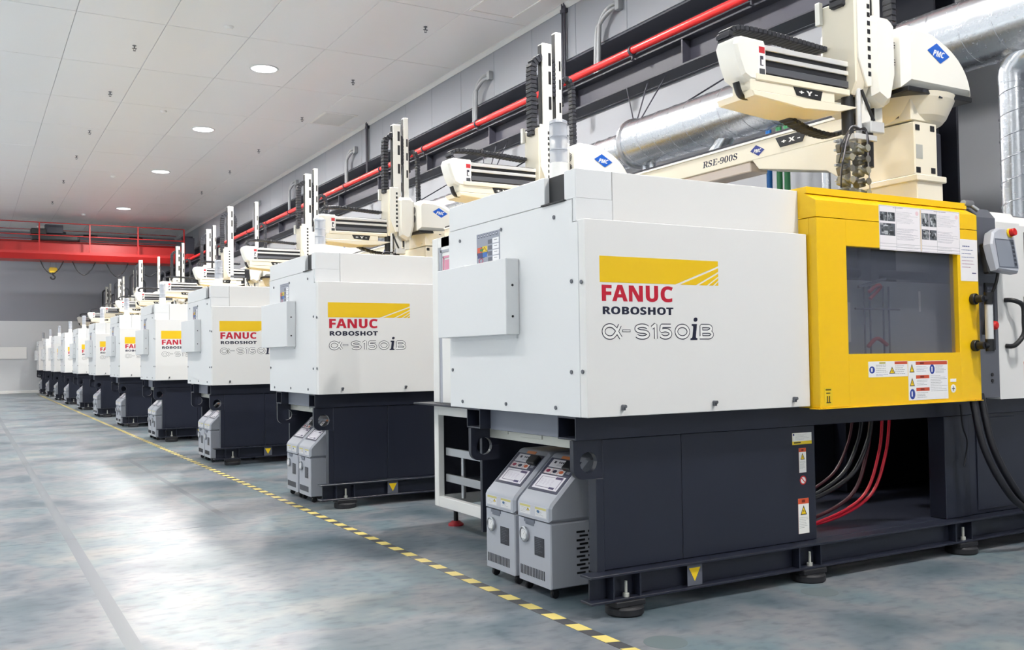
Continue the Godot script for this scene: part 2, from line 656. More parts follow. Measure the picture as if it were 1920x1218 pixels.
	for i in 6:  # unseen windows, added to let in daylight that lifts the ceiling
		var z0 := -38.0 + 7.4 * i
		var w := Node3D.new()
		w.name = "window_%d" % (i + 1)
		add_child(w)
		built(w)
		b = Mb.new()
		for z in [z0, z0 + 1.5, z0 + 3.03, z0 + 4.53]:
			b.box(Vector3(-9.2, 1.2, z), Vector3(-9.1, 6.6, z + 0.07), 0.005)
		for y in [1.2, 3.0, 4.8, 6.53]:
			b.box(Vector3(-9.2, y, z0), Vector3(-9.1, y + 0.07, z0 + 4.6), 0.005)
		part("frame", b, M.vinyl_white, w)
		b = Mb.new()
		b.box(Vector3(-9.153, 1.2, z0), Vector3(-9.147, 6.6, z0 + 4.6), 0.0)
		part("pane", b, M.added_window_glass, w)
	b = Mb.new()
	b.box(Vector3(-9.0, -0.02, 8.0), Vector3(9.3, CEIL_Y + 0.02, 8.3), 0.0)
	built(part("wall_near", b, M.wall_light))


func wall_services() -> void:
	# crane runway girder
	var g := thing("runway_girder", "long grey steel runway girder along the right wall under the red pipe", "girder")
	var b := Mb.new()
	b.box(Vector3(7.78, 4.885, FAR_Z), Vector3(7.80, 5.19, 7.9), 0.0)
	part("web", b, M.girder_grey, g)
	b = Mb.new()
	b.box(Vector3(7.64, 5.19, FAR_Z), Vector3(7.94, 5.215, 7.9), 0.003)
	part("top_flange", b, M.girder_dark, g)
	b = Mb.new()
	b.box(Vector3(7.64, 4.86, FAR_Z), Vector3(7.94, 4.885, 7.9), 0.003)
	part("bottom_flange", b, M.girder_dark, g)
	b = Mb.new()
	b.prism(V2([7.70, 5.215, 7.80, 5.215, 7.80, 5.27, 7.76, 5.29, 7.70, 5.29]), 2, FAR_Z, 7.9)
	part("rail", b, M.girder_dark, g)
	b = Mb.new()
	b.box(Vector3(7.65, 4.885, -0.012), Vector3(7.78, 5.19, 0.012), 0.003)
	var st := b.mesh()
	for i in 17:
		share("stiffener", st, M.girder_dark if i % 2 else M.girder_grey, g, Vector3(0, 0, -4.04 - 2.51 * i))
	# red pipe over it
	var p := thing("red_pipe", "long straight red pipe running along the right wall above the girder", "pipe")
	b = Mb.new()
	b.rod(Vector3(7.6, 5.312, FAR_Z + 5.9), Vector3(7.6, 5.312, 6.0), 0.05, 16)
	part("tube", b, M.red_pipe, p)
	b = Mb.new()
	b.lathe([Vector2(0.055, -0.02), Vector2(0.066, -0.02), Vector2(0.066, 0.02), Vector2(0.055, 0.02)], Vector3.ZERO, Vector3.BACK, 16)
	b.box(Vector3(-0.008, -0.13, -0.012), Vector3(0.008, -0.05, 0.012), 0.0)
	b.box(Vector3(-0.008, -0.13, -0.012), Vector3(0.05, -0.118, 0.012), 0.0)
	var cl := b.mesh()
	for i in 16:
		share("pipe_clip", cl, M.girder_dark, p, Vector3(7.6, 5.312, -5.6 - 2.2 * i))
	# big spiral duct
	var du := thing("spiral_duct", "large galvanised spiral duct running along the right wall behind the robots", "duct")
	duct_run(du, Vector3(7.5, 4.02, -9.8), Vector3(7.5, 4.02, 3.0), 0.3)
	duct_run(du, Vector3(7.5, 3.98, -30.0), Vector3(7.5, 3.98, -9.8), 0.235)
	b = Mb.new()
	b.lathe([Vector2(0.3, 0.0), Vector2(0.335, 0.01), Vector2(0.335, 0.03), Vector2(0.3, 0.04)], Vector3(7.5, 4.02, -6.1), Vector3.BACK, 32)
	part("flange_ring", b, M.steel, du)
	b = Mb.new()
	b.lathe([Vector2(0.2, -0.1), Vector2(0.3, -0.02), Vector2(0.33, -0.01), Vector2(0.33, 0.02), Vector2(0.3, 0.03)], Vector3(7.5, 4.02, -9.8), Vector3.BACK, 32)
	part("flange_ring", b, M.steel, du)
	for z in [-9.8, -13.9, -18.0]:
		b = Mb.new()
		for s in [-0.16, 0.0, 0.13]:
			b.rod(Vector3(7.5 + s * 0.3, 4.31 if z > -10 else 4.2, z), Vector3(7.70 + s * 0.3, 4.87, z + s * 2.5), 0.009, 6)
		b.rod(Vector3(7.55, 4.2, z), Vector3(9.0, 5.1, z + 0.2), 0.012, 6)
		part("hanger_rod", b, M.girder_grey, du)
	var dr := thing("branch_duct", "narrow spiral duct dropping from the big duct behind the control cabinet", "duct", Vector3(7.5, 0, -4.73))
	duct_run(dr, Vector3(0, 2.275, 0), Vector3(0, 3.52, 0), 0.098)
	b = Mb.new()
	b.tube(curve([Vector3(0, 3.5, 0), Vector3(0, 3.62, 0.01), Vector3(0.02, 3.72, 0.1), Vector3(0.03, 3.8, 0.26)], 5), 0.103, 20)
	part("elbow", b, M.zinc, dr)
	var du2 := thing("duct_stub", "short zinc duct stub under the big duct above the lettered beam", "duct")
	b = Mb.new()
	b.rod(Vector3(7.5, 3.8, -8.1), Vector3(7.46, 3.56, -8.3), 0.1, 18)
	part("tube", b, M.zinc, du2)
	for z in [-9.55, -9.7, -6.75]:
		b = Mb.new()
		b.rod(Vector3(7.55, 2.0, z), Vector3(7.55, 3.8, z), 0.045, 12)
		tag(part("duct_dropper", b, M.zinc), {-9.55: "thin zinc dropper pipe below the duct flange, right of a similar one", -9.7: "thin zinc dropper pipe below the duct flange, left of a similar one", -6.75: "thin zinc dropper pipe under the duct, behind the gripper of the nearest robot"}[z], "pipe")
	var k := 0
	for z in [-8.18, -8.02, -7.9]:
		b = Mb.new()
		b.rod(Vector3(8.2, 0, z), Vector3(8.2, 4.6, z), 0.035, 12)
		tag(part("service_pipe", b, M.pipe_blue if k == 0 else M.pipe_green), ["upright blue service pipe on the right wall beside two green pipes", "upright green service pipe on the right wall, next to the blue one", "upright green service pipe on the right wall, farther from the blue one"][k], "pipe")
		k += 1
	# dark upright behind the nearest robot
	b = Mb.new()
	b.box(Vector3(8.1, 0, -6.62), Vector3(8.13, 6.1, -5.87), 0.003)
	b.box(Vector3(8.4, 0, -6.62), Vector3(8.43, 6.1, -5.87), 0.003)
	b.box(Vector3(8.13, 0, -6.26), Vector3(8.4, 6.1, -6.23), 0.0)
	tag(part("steel_column", b, M.girder_dark), "dark steel column against the right wall behind the nearest robot", "column")
	# bent conduits and straight drops on the upper wall
	var zs := [-11.8, -15.86, -19.9, -22.95, -27.9, -32.0, -36.0]
	for i in zs.size():
		var z: float = zs[i]
		var c := thing("bent_conduit", "bent grey conduit on the upper right wall, %s from the front" % ORD[i].replace("nearest", "first"), "conduit", Vector3(8.4, 0, z), "bent conduits on the upper wall")
		for s in [0.0, 0.07]:
			b = Mb.new()
			b.tube(curve([Vector3(0.05, 6.58 - s, 0.36), Vector3(-0.02, 6.55 - s, 0.24), Vector3(-0.05, 6.42 - s, 0.06 - s * 0.6), Vector3(-0.04, 6.2, -0.02 - s), Vector3(0, 5.4, -0.12 - s)], 6), 0.035, 8)
			part("flexible_tube", b, M.conduit_grey, c)
		b = Mb.new()
		b.box(Vector3(0.0, 6.46, 0.33), Vector3(0.09, 6.62, 0.43), 0.006)
		part("outlet_box", b, M.conduit_grey, c)
	for i in 2:
		b = Mb.new()
		for s in [0.0, 0.06]:
			b.rod(Vector3(8.44, 5.3, s), Vector3(8.44, CEIL_Y, s), 0.022, 8)
		b.box(Vector3(8.42, 6.9, -0.04), Vector3(8.488, 6.97, 0.1), 0.004)
		var o := tag(part("straight_conduit", b, M.girder_grey), ["pair of straight grey conduits dropping from the ceiling beside the second robot's arms", "pair of straight grey conduits dropping from the ceiling beside the air grille"][i], "conduit", "straight conduits on the upper wall")
		o.position.z = [-12.96, -21.8][i]
	# board on the far wall, and the dark slots above the crane
	b = Mb.new()
	b.box(Vector3(-0.5, 1.50, FAR_Z + 0.031), Vector3(2.25, 2.01, FAR_Z + 0.06), 0.006)
	tag(part("white_board", b, M.vinyl_white), "long white board fixed to the pale lower far wall", "board")
	for i in 2:
		b = Mb.new()
		b.box(Vector3(0, 6.93, FAR_Z), Vector3(0.58, 7.03, FAR_Z + 0.03), 0.004)
		for s in 4:
			b.box(Vector3(0.02, 6.94 + s * 0.022, FAR_Z + 0.03), Vector3(0.56, 6.95 + s * 0.022, FAR_Z + 0.036), 0.0)
		var o := tag(part("wall_slot", b, M.black_plastic), ["dark slot grille high on the far wall, nearer the crane trolley", "dark slot grille high on the far wall, farther right from the crane trolley"][i], "vent")
		o.position.x = [4.51, 6.44][i]


func duct_run(o: Node3D, a: Vector3, b: Vector3, r: float) -> void:
	var m := Mb.new()
	m.rod(a, b, r, 40)
	part("duct_tube", m, M.zinc, o)
	m = Mb.new()
	var ax := (b - a).normalized()
	var ex := ax.cross(Vector3.RIGHT).normalized()
	var ey := ax.cross(ex)
	var l := a.distance_to(b)
	var step := 0.13 + r * 0.55
	var path := PackedVector3Array()
	for i in int(l / step * 24) + 1:
		var t := i / 24.0 * step
		var w := TAU * i / 24.0
		path.append(a + ax * t + (ex * cos(w) + ey * sin(w)) * r)
	m.tube(path, 0.006, 4)
	part("spiral_seam", m, M.zinc, o)


func crane() -> void:
	var c := thing("overhead_crane", "red overhead travelling crane with black trolley before the far wall", "crane", Vector3(0, 0, -41.0))
	var b := Mb.new()
	b.box(Vector3(-8.6, 5.45, -0.25), Vector3(7.75, 6.0, 0.0), 0.004)
	part("girder_web", b, M.crane_red, c)
	b = Mb.new()
	b.box(Vector3(-8.6, 6.0, -0.33), Vector3(7.75, 6.04, 0.08), 0.004)
	part("top_flange", b, M.crane_red, c)
	b = Mb.new()
	b.prism(V2([0.0, 5.62, 0.62, 5.58, 0.62, 5.48, 0.5, 5.27, 0.0, 5.24, -0.3, 5.24, -0.3, 5.45, 0.0, 5.45]), 0, -8.6, 7.5, 0.004)
	part("walkway_channel", b, M.crane_red, c)
	b = Mb.new()
	b.box(Vector3(7.66, 5.295, -1.3), Vector3(7.95, 5.62, 1.3), 0.01)
	part("end_truck", b, M.crane_red, c)
	b = Mb.new()
	b.box(Vector3(7.76, 5.62, -0.3), Vector3(8.1, 6.35, 0.6), 0.01)
	b.box(Vector3(7.7, 6.35, -0.1), Vector3(8.1, 6.45, 0.3), 0.01)
	part("drive_box", b, M.girder_dark, c)
	var post := Mb.new()
	post.box(Vector3(-0.025, 5.58, -0.025), Vector3(0.025, 6.68, 0.025), 0.003)
	var pm := post.mesh()
	for i in 10:
		share("guardrail_post", pm, M.crane_red, c, Vector3(7.69 - 1.773 * i, 0, 0.58))
	for y in [6.68, 6.2]:
		b = Mb.new()
		b.rod(Vector3(-8.6, y, 0.58), Vector3(7.7, y, 0.58), 0.018, 8)
		part("guardrail_rail", b, M.crane_red, c)
	for y in [6.62, 6.25]:
		b = Mb.new()
		b.rod(Vector3(-8.6, y, -1.2), Vector3(7.7, y, -1.2), 0.015, 6)
		part("guardrail_rail", b, M.crane_red, c)
	# trolley
	b = Mb.new()
	b.box(Vector3(2.15, 6.04, -0.6), Vector3(3.75, 6.26, 0.25), 0.02)
	b.box(Vector3(2.1, 6.26, -0.5), Vector3(2.65, 6.5, 0.2), 0.03)
	b.disc(Vector3(2.6, 6.25, -0.15), Vector3.RIGHT, 0.2, 0.75)
	b.disc(Vector3(3.35, 6.18, -0.15), Vector3.RIGHT, 0.15, 0.5)
	var t := part("trolley", b, M.black_plastic, c)
	b = Mb.new()
	b.box(Vector3(2.6, 6.34, -0.4), Vector3(3.24, 6.68, 0.1), 0.01)
	part("electric_box", b, M.girder_dark, t)
	b = Mb.new()
	b.box(Vector3(2.33, 6.42, -0.3), Vector3(2.6, 6.64, -0.2), 0.01)
	part("pale_panel", b, M.vinyl_white, t)
	# hook block on its ropes
	var h := Mb.new()
	for s in [-0.1, 0.1]:
		h.rod(Vector3(2.9 + s, 4.95, -0.12), Vector3(2.9 + s, 6.1, -0.12), 0.008, 6)
	part("wire_rope", h, M.bolt_grey, c)
	b = Mb.new()
	b.prism(V2([2.78, 5.02, 3.02, 5.02, 3.06, 4.92, 3.02, 4.82, 2.78, 4.82, 2.74, 4.92]), 2, -0.2, -0.04, 0.01)
	var hb := part("hook_block", b, M.yellow_plastic, c)
	b = Mb.new()
	b.tube(curve([Vector3(2.9, 4.85, -0.12), Vector3(2.9, 4.74, -0.12), Vector3(2.97, 4.66, -0.12), Vector3(2.92, 4.57, -0.12), Vector3(2.83, 4.6, -0.12), Vector3(2.82, 4.66, -0.12)], 5), 0.03, 8)
	part("hook", b, M.black_plastic, hb)
	for k in [[2.43, 3.24, 4.74], [3.56, 4.39, 4.74], [4.77, 5.6, 4.70], [5.95, 6.85, 4.75]]:
		b = Mb.new()
		var mid: float = (k[0] + k[1]) / 2.0
		b.tube(curve([Vector3(k[0], 5.25, 0.2), Vector3(lerpf(k[0], mid, 0.4), 4.93, 0.2), Vector3(mid, k[2], 0.2), Vector3(lerpf(k[1], mid, 0.4), 4.93, 0.2), Vector3(k[1], 5.25, 0.2)], 6), 0.024, 6)
		part("festoon_cable", b, M.black_plastic, c)


# ---------------------------------------------------------------- prints: stickers, sheets, screens
func sheet(w: int, h: int, c: Color) -> Image:
	var im := Image.create(w, h, false, Image.FORMAT_RGB8)
	im.fill(c)
	return im


func ink(im: Image, x: int, y: int, w: int, h: int, c: Color) -> void:
	im.fill_rect(Rect2i(x, y, w, h), c)


func lines(im: Image, x: int, y: int, w: int, cnt: int, step: int, c: Color, at_seed: int, thick := 2) -> void:
	var r := RandomNumberGenerator.new()
	r.seed = at_seed
	for i in cnt:
		var px := x
		var end := x + int(w * r.randf_range(0.55, 1.0))
		while px < end:
			var l := mini(r.randi_range(4, 14), end - px)
			ink(im, px, y + i * step, l, thick, c)
			px += l + r.randi_range(1, 3)


func warn_triangle(im: Image, x: int, y: int, s: int) -> void:
	for j in s:
		var half := int(j * 0.56)
		for i in range(-half, half + 1):
			var edge := j > s - s / 9 or absi(i) > half - s / 8
			im.set_pixel(x + i, y + j, rgb(40, 36, 20) if edge else rgb(246, 208, 30))
	ink(im, x - s / 20, y + s / 2, maxi(2, s / 10), s / 4, rgb(40, 36, 20))


func spot(im: Image, x: int, y: int, r: int, c: Color) -> void:
	for j in range(-r, r + 1):
		for i in range(-r, r + 1):
			if i * i + j * j <= r * r:
				im.set_pixel(x + i, y + j, c)


func photo_block(im: Image, x: int, y: int, w: int, h: int, at_seed: int) -> void:
	var r := RandomNumberGenerator.new()
	r.seed = at_seed
	ink(im, x, y, w, h, rgb(92, 96, 104))
	for i in 26:
		var g := r.randi_range(20, 200)
		var ww := r.randi_range(w / 10, w / 3)
		var hh := r.randi_range(h / 10, h / 3)
		ink(im, x + r.randi_range(0, w - ww), y + r.randi_range(0, h - hh), ww, hh, rgb(g, g + 4, g + 8))


func print_mat(called: String, im: Image, rough := 0.45) -> StandardMaterial3D:
	var m := mat(called, Color.WHITE, rough)
	m.albedo_texture = ImageTexture.create_from_image(im)
	return m


func make_prints() -> void:
	var grey := rgb(120, 122, 128)
	var im := sheet(128, 256, rgb(240, 240, 236))           # tall caution sticker
	ink(im, 0, 0, 128, 40, rgb(214, 84, 44))
	ink(im, 44, 10, 40, 20, rgb(120, 40, 24))
	warn_triangle(im, 64, 50, 70)
	lines(im, 10, 140, 108, 7, 12, grey, 4)
	print_mat("caution_tall", im)
	im = sheet(256, 128, rgb(238, 238, 234))                 # nameplate with a yellow foot
	ink(im, 0, 92, 256, 36, rgb(236, 206, 40))
	ink(im, 8, 8, 20, 20, rgb(30, 40, 110))
	lines(im, 40, 16, 200, 5, 14, grey, 8)
	ink(im, 20, 100, 90, 14, rgb(60, 60, 40))
	print_mat("nameplate_print", im)
	im = sheet(96, 96, rgb(238, 236, 234))                   # round red sign
	spot(im, 48, 48, 46, rgb(214, 70, 70))
	spot(im, 48, 48, 34, rgb(240, 226, 226))
	for i in range(-30, 30):
		ink(im, 46 + i, 46 + i, 8, 6, rgb(214, 70, 70))
	ink(im, 38, 30, 20, 34, rgb(196, 120, 120))
	print_mat("round_print", im)
	im = sheet(64, 48, rgb(96, 100, 112))                    # yellow arrow on a grey tab
	for j in 30:
		ink(im, 8 + int(j * 0.8), 8 + j, maxi(1, 48 - int(j * 1.6)), 1, rgb(250, 212, 30))
	print_mat("arrow_print", im)
	im = sheet(512, 256, rgb(238, 238, 240))                 # large warning sticker of the door
	for q in [[0, 0, 0], [0, 90, 1], [0, 172, 2]]:
		ink(im, 96, q[1] + 4, 170 if q[2] else 410, 22, rgb(206, 84, 56))
		ink(im, 150, q[1] + 9, 50, 12, rgb(130, 40, 30))
		if q[2] < 2:
			warn_triangle(im, 46, q[1] + 18, 56)
		else:
			spot(im, 46, q[1] + 44, 34, rgb(36, 62, 150))
			ink(im, 34, q[1] + 26, 16, 34, rgb(235, 235, 240))
		lines(im, 104, q[1] + 36, 150, 4, 10, rgb(120, 130, 160) if q[2] == 0 else grey, 10 + q[2])
	spot(im, 306, 56, 32, rgb(36, 62, 150))
	ink(im, 296, 40, 16, 34, rgb(235, 235, 240))
	lines(im, 350, 34, 150, 6, 9, grey, 44)
	lines(im, 282, 100, 220, 10, 11, grey, 45)
	print_mat("warning_large", im)
	im = sheet(256, 80, rgb(238, 238, 238))                  # long warning sticker of the door
	spot(im, 22, 42, 18, rgb(36, 62, 150))
	ink(im, 16, 32, 10, 20, rgb(235, 235, 240))
	ink(im, 70, 4, 40, 8, rgb(180, 170, 60))
	lines(im, 48, 18, 84, 5, 9, grey, 3)
	lines(im, 48, 66, 80, 2, 6, rgb(130, 120, 170), 6)
	warn_triangle(im, 152, 28, 36)
	ink(im, 170, 2, 84, 14, rgb(206, 84, 56))
	lines(im, 172, 24, 80, 5, 10, grey, 7)
	print_mat("warning_long", im)
	im = sheet(128, 128, rgb(236, 234, 224))                 # small yellow sticker
	im.fill(rgb(238, 200, 30))
	ink(im, 20, 10, 88, 10, rgb(90, 80, 20))
	ink(im, 30, 36, 64, 8, rgb(90, 80, 20))
	ink(im, 40, 60, 16, 44, rgb(50, 46, 20))
	ink(im, 72, 60, 16, 44, rgb(50, 46, 20))
	ink(im, 30, 104, 72, 8, rgb(50, 46, 20))
	print_mat("small_yellow_print", im)
	im = sheet(192, 256, rgb(150, 155, 170))                 # status board on the end face
	for i in 7:
		ink(im, 10 + i * 25, 8, 16, 26, rgb(86, 92, 106))
		ink(im, 13 + i * 25, 14, 10, 12, rgb(190, 194, 204))
	for i in 4:
		ink(im, 96, 60 + i * 46, 34, 34, rgb(96, 100, 112))
		ink(im, 134, 54 + i * 46, 52, 40, rgb(240, 241, 244))
		ink(im, 146, 68 + i * 46, 26, 4, grey)
	spot(im, 48, 150, 46, rgb(60, 62, 72))
	for q in [[48, 104, 90, 150, rgb(230, 200, 40)], [6, 108, 44, 150, rgb(214, 90, 60)], [8, 152, 44, 192, rgb(70, 70, 120)], [50, 152, 88, 190, rgb(50, 110, 190)], [28, 120, 56, 140, rgb(70, 130, 70)]]:
		ink(im, q[0], q[1], q[2] - q[0], q[3] - q[1], q[4])
	warn_triangle(im, 66, 108, 34)
	spot(im, 36, 214, 20, rgb(170, 60, 90))
	spot(im, 36, 214, 13, rgb(150, 155, 170))
	print_mat("status_board_print", im)
	for s in 2:                                               # work instruction sheets on the door
		im = sheet(512, 400, rgb(240, 236, 240))
		ink(im, 6, 6, 500, 2, grey)
		lines(im, 170, 14, 180, 1, 8, rgb(110, 90, 110), 50 + s, 4)
		for q in [[10, 60, 92, 80], [106, 60, 88, 80], [10, 160, 184, 110]] if s == 0 else [[10, 40, 92, 120], [110, 40, 92, 120], [10, 190, 92, 92], [110, 190, 92, 92]]:
			photo_block(im, q[0], q[1], q[2], q[3], 60 + q[0] + q[1] + s)
		lines(im, 214, 50, 280, 10, 11, rgb(150, 150, 160), 70 + s)
		spot(im, 470, 50, 20, rgb(236, 206, 212))
		for j in 5:
			lines(im, 214, 200 + j * 22, 280, 2, 9, rgb(160, 158, 170), 80 + j + s, 3)
		ink(im, 6, 340, 500, 2, grey)
		ink(im, 6, 366, 500, 2, grey)
		for x in [6, 206, 504]:
			ink(im, x, 6, 2, 388, grey)
		lines(im, 214, 350, 280, 2, 22, grey, 91 + s)
		ink(im, 6, 392, 500, 2, grey)
		print_mat("instruction_print_%s" % ["one", "two"][s], im, 0.3)
	im = sheet(128, 256, rgb(240, 238, 240))                 # notice beside the handle
	lines(im, 16, 40, 60, 1, 8, rgb(70, 80, 130), 33, 6)
	lines(im, 10, 64, 108, 3, 22, rgb(90, 100, 150), 34, 4)
	lines(im, 10, 130, 108, 3, 20, rgb(150, 90, 130), 35, 3)
	ink(im, 84, 204, 30, 6, rgb(60, 60, 110))
	print_mat("notice_print", im)
	im = sheet(256, 384, rgb(70, 72, 92))                    # face of a temperature controller
	ink(im, 26, 14, 150, 92, rgb(226, 224, 230))
	ink(im, 50, 34, 18, 26, rgb(50, 50, 66))
	for i in 5:
		ink(im, 90 + i * 16, 34, 11, 20, rgb(48, 50, 66))
	lines(im, 86, 66, 80, 3, 8, grey, 21)
	ink(im, 24, 116, 168, 66, rgb(232, 228, 230))
	for q in [[52, rgb(170, 60, 90)], [108, rgb(50, 50, 80)], [164, rgb(220, 110, 70)]]:
		ink(im, q[0] - 24, 116, 3, 66, rgb(220, 120, 110))
		spot(im, q[0], 148, 18, q[1])
	ink(im, 206, 128, 30, 30, rgb(150, 152, 162))
	ink(im, 22, 196, 214, 160, rgb(230, 228, 236))
	for q in [[40, 214, 178, 4], [40, 214, 4, 120], [40, 330, 150, 5], [216, 214, 4, 120]]:
		ink(im, q[0], q[1], q[2], q[3], rgb(80, 66, 104))
	ink(im, 160, 204, 60, 26, rgb(76, 62, 100))
	ink(im, 160, 322, 44, 22, rgb(60, 56, 100))
	for i in 4:
		lines(im, 56 + i * 30, 246, 22, 6, 11, rgb(176, 160, 186), 100 + i)
	print_mat("controller_print", im, 0.35)
	im = sheet(256, 96, rgb(196, 198, 206))                  # sticker band under it
	for x in [10, 150]:
		ink(im, x, 8, 96, 18, rgb(204, 196, 120))
		ink(im, x, 28, 96, 60, rgb(222, 222, 224))
		lines(im, x + 6, 36, 80, 4, 12, grey, x)
	warn_triangle(im, 84, 30, 26)
	spot(im, 176, 44, 12, rgb(70, 110, 150))
	print_mat("sticker_band_print", im)
	im = sheet(96, 128, rgb(44, 46, 56))                     # dark plate of the controller
	lines(im, 8, 10, 80, 9, 12, rgb(120, 124, 136), 15)
	print_mat("dark_plate_print", im)
	im = sheet(96, 96, rgb(236, 236, 238))                   # gauge dial
	for i in 12:
		var a := deg_to_rad(-40.0 + i * 24.0)
		ink(im, 46 + int(38 * cos(a)), 46 - int(38 * sin(a)), 4, 4, rgb(50, 52, 60))
	for i in 34:
		ink(im, 47 + int(i * 0.7), 48 - i, 3, 3, rgb(40, 40, 50))
	print_mat("gauge_print", im)
	im = sheet(96, 128, rgb(238, 236, 236))                  # small robot label
	ink(im, 8, 8, 80, 26, rgb(196, 40, 52))
	ink(im, 22, 46, 44, 40, rgb(50, 50, 64))
	ink(im, 40, 60, 40, 22, rgb(236, 236, 236))
	ink(im, 10, 98, 76, 22, rgb(70, 74, 80))
	print_mat("robot_label_print", im)
	im = sheet(96, 96, rgb(190, 184, 160))                   # red and dark label on the beam
	ink(im, 40, 4, 56, 34, rgb(178, 50, 46))
	ink(im, 40, 38, 56, 54, rgb(60, 44, 40))
	lines(im, 2, 40, 34, 3, 14, rgb(40, 38, 44), 2, 6)
	print_mat("beam_label_print", im)
	im = sheet(128, 96, rgb(96, 102, 114))                   # pendant screen
	ink(im, 4, 4, 100, 88, rgb(132, 138, 150))
	for i in 6:
		ink(im, 108, 8 + i * 14, 16, 9, rgb(60, 64, 74))
	print_mat("pendant_print", im, 0.15)
	im = sheet(64, 192, rgb(50, 53, 62))                     # key strip
	for i in 9:
		for j in 2:
			ink(im, 8 + j * 26, 8 + i * 20, 20, 13, rgb(92, 96, 108))
	print_mat("keys_print", im)


func sticker(called: String, o: Vector3, right: Vector3, up: Vector3, m: Material, parent: Node3D) -> MeshInstance3D:
	var b := Mb.new()
	var q := right.cross(up).normalized()
	b.picture(o + q * 0.0015, right, up)
	var p := [o, o + right, o + right + up, o + up]
	for i in 4:
		var a: Vector3 = p[i]
		var c: Vector3 = p[(i + 1) % 4]
		b.quad(a, c, c + q * 0.0015, a + q * 0.0015, (c - a).cross(q).normalized())
	return part(called, b, m, parent)


# ---------------------------------------------------------------- the injection moulding machine
func machine() -> Node3D:
	var t := thing("injection_molding_machine", "", "machine", Vector3(OX, 0, OZ), "injection moulding machines in the row")
	var W: Material = M.white_paint
	var E: Material = M.end_paint
	var C: Material = M.charcoal_paint
	var X := Vector3.RIGHT
	var Y := Vector3.UP
	var b := Mb.new()
	# white guarding of the injection side
	b.prism(V2([-1.51, 0.995, -0.055, 0.995, -0.055, 1.968, -0.104, 1.968, -0.104, 2.084, -1.51, 2.084]), 0, 0.0, 0.03, 0.002)
	part("end_panel", b, E, t)
	b = Mb.new()
	b.prism(V2([0.0, -0.05, 0.004, 0.0, 1.525, 0.0, 1.585, -0.05]), 1, 0.995, 1.975, 0.003)
	var side := part("side_panel", b, W, t)
	b = Mb.new()
	b.box(Vector3(0.004, 2.088, -0.18), Vector3(0.2275, 2.237, -0.076), 0.003)
	b.box(Vector3(0.004, 1.972, -0.101), Vector3(0.2275, 2.089, -0.076), 0.0)
	b.box(Vector3(0.031, 1.972, -0.18), Vector3(0.2275, 2.0885, -0.1), 0.0)
	b.box(Vector3(0.004, 2.088, -1.51), Vector3(0.2275, 2.237, -0.37), 0.003)
	b.box(Vector3(0.06, 2.088, -0.371), Vector3(0.2275, 2.237, -0.179), 0.0)
	part("top_cover", b, E, t)
	b = Mb.new()
	b.prism(V2([0.2305, 1.97, 1.572, 1.97, 1.612, 2.237, 0.2305, 2.237]), 2, -1.51, -0.076, 0.003)
	part("top_cover", b, W, t)
	b = Mb.new()
	b.box(Vector3(0.035, 2.09, -0.372), Vector3(0.058, 2.236, -0.178), 0.0)
	b.box(Vector3(-0.012, 2.083, -0.385), Vector3(0.04, 2.092, -0.165), 0.002)
	part("cable_slot", b, M.black_plastic, t)
	b = Mb.new()
	b.box(Vector3(0.031, 0.996, -1.505), Vector3(1.56, 1.97, -0.051), 0.0)
	b.box(Vector3(1.56, 0.99, -1.505), Vector3(1.60, 2.2, -0.12), 0.0)
	part("inner_body", b, M.control_grey, t)
	# terminal box and board on the end face
	b = Mb.new()
	b.box(Vector3(-0.086, 1.42, -1.5), Vector3(-0.001, 1.837, -0.636), 0.004)
	b.box(Vector3(-0.012, 1.40, -1.46), Vector3(-0.001, 1.42, -0.66), 0.0)
	var tb := part("terminal_box", b, E, t)
	b = Mb.new()
	for y in [1.52, 1.69]:
		b.disc(Vector3(-0.045, y, -0.6365), Vector3.BACK, 0.007, 0.004, 8)
	part("screw", b, M.black_plastic, tb)
	sticker("status_board", Vector3(-0.0005, 1.834, -1.13), Vector3.BACK * 0.28, Y * 0.19, M.status_board_print, t)
	b = Mb.new()
	b.disc(Vector3.ZERO, Vector3.LEFT, 0.011, 0.006, 8)
	var bolt := b.mesh()
	for q in [[-1.35, 2.012], [-0.27, 2.015], [-0.115, 1.673], [-0.128, 1.219], [-1.47, 1.223], [-1.34, 1.032], [-0.8, 1.036], [-0.28, 1.035], [-0.83, 2.02]]:
		share("bolt", bolt, M.bolt_grey, t, Vector3(0, q[1], q[0]))
	for y in [1.663, 1.221]:
		share("bolt", bolt, M.bolt_grey, t, Vector3(0.0, y, -0.028))
	b = Mb.new()
	b.disc(Vector3.ZERO, Vector3.BACK, 0.009, 0.03, 8)
	b.box(Vector3(-0.007, -0.02, 0.0), Vector3(0.007, 0.0, 0.02), 0.001)
	var hook := b.mesh()
	for x in [0.214, 0.81, 1.397]:
		share("latch_screw", hook, M.bolt_grey, t, Vector3(x, 1.045, 0.0))
	# logo: yellow field with rays, words, type number
	var P := func(u: float, v: float) -> Vector2: return Vector2(0.089 + u * 0.771, 1.794 - v * 0.131)
	b = Mb.new()
	for poly in [[0, 0, 1, 0, 1, 0.2, 0.62, 1, 0, 1], [1, 0.28, 1, 0.43, 0.80, 1, 0.66, 1], [1, 0.5, 1, 0.62, 0.895, 1, 0.825, 1], [1, 0.68, 1, 0.78, 0.95, 1, 0.913, 1], [1, 0.84, 1, 1, 0.965, 1]]:
		var pts := PackedVector2Array()
		for i in range(0, poly.size(), 2):
			pts.append(P.call(poly[i], poly[i + 1]))
		b.prism(pts, 2, 0.0, 0.0007)
	part("logo_field", b, M.vinyl_yellow, side)
	lettering("logo_word", "FANUC", "Droid Sans", true, Vector3(0.1, 1.569, 0), X * 0.449, Y * 0.083, M.vinyl_red, side)
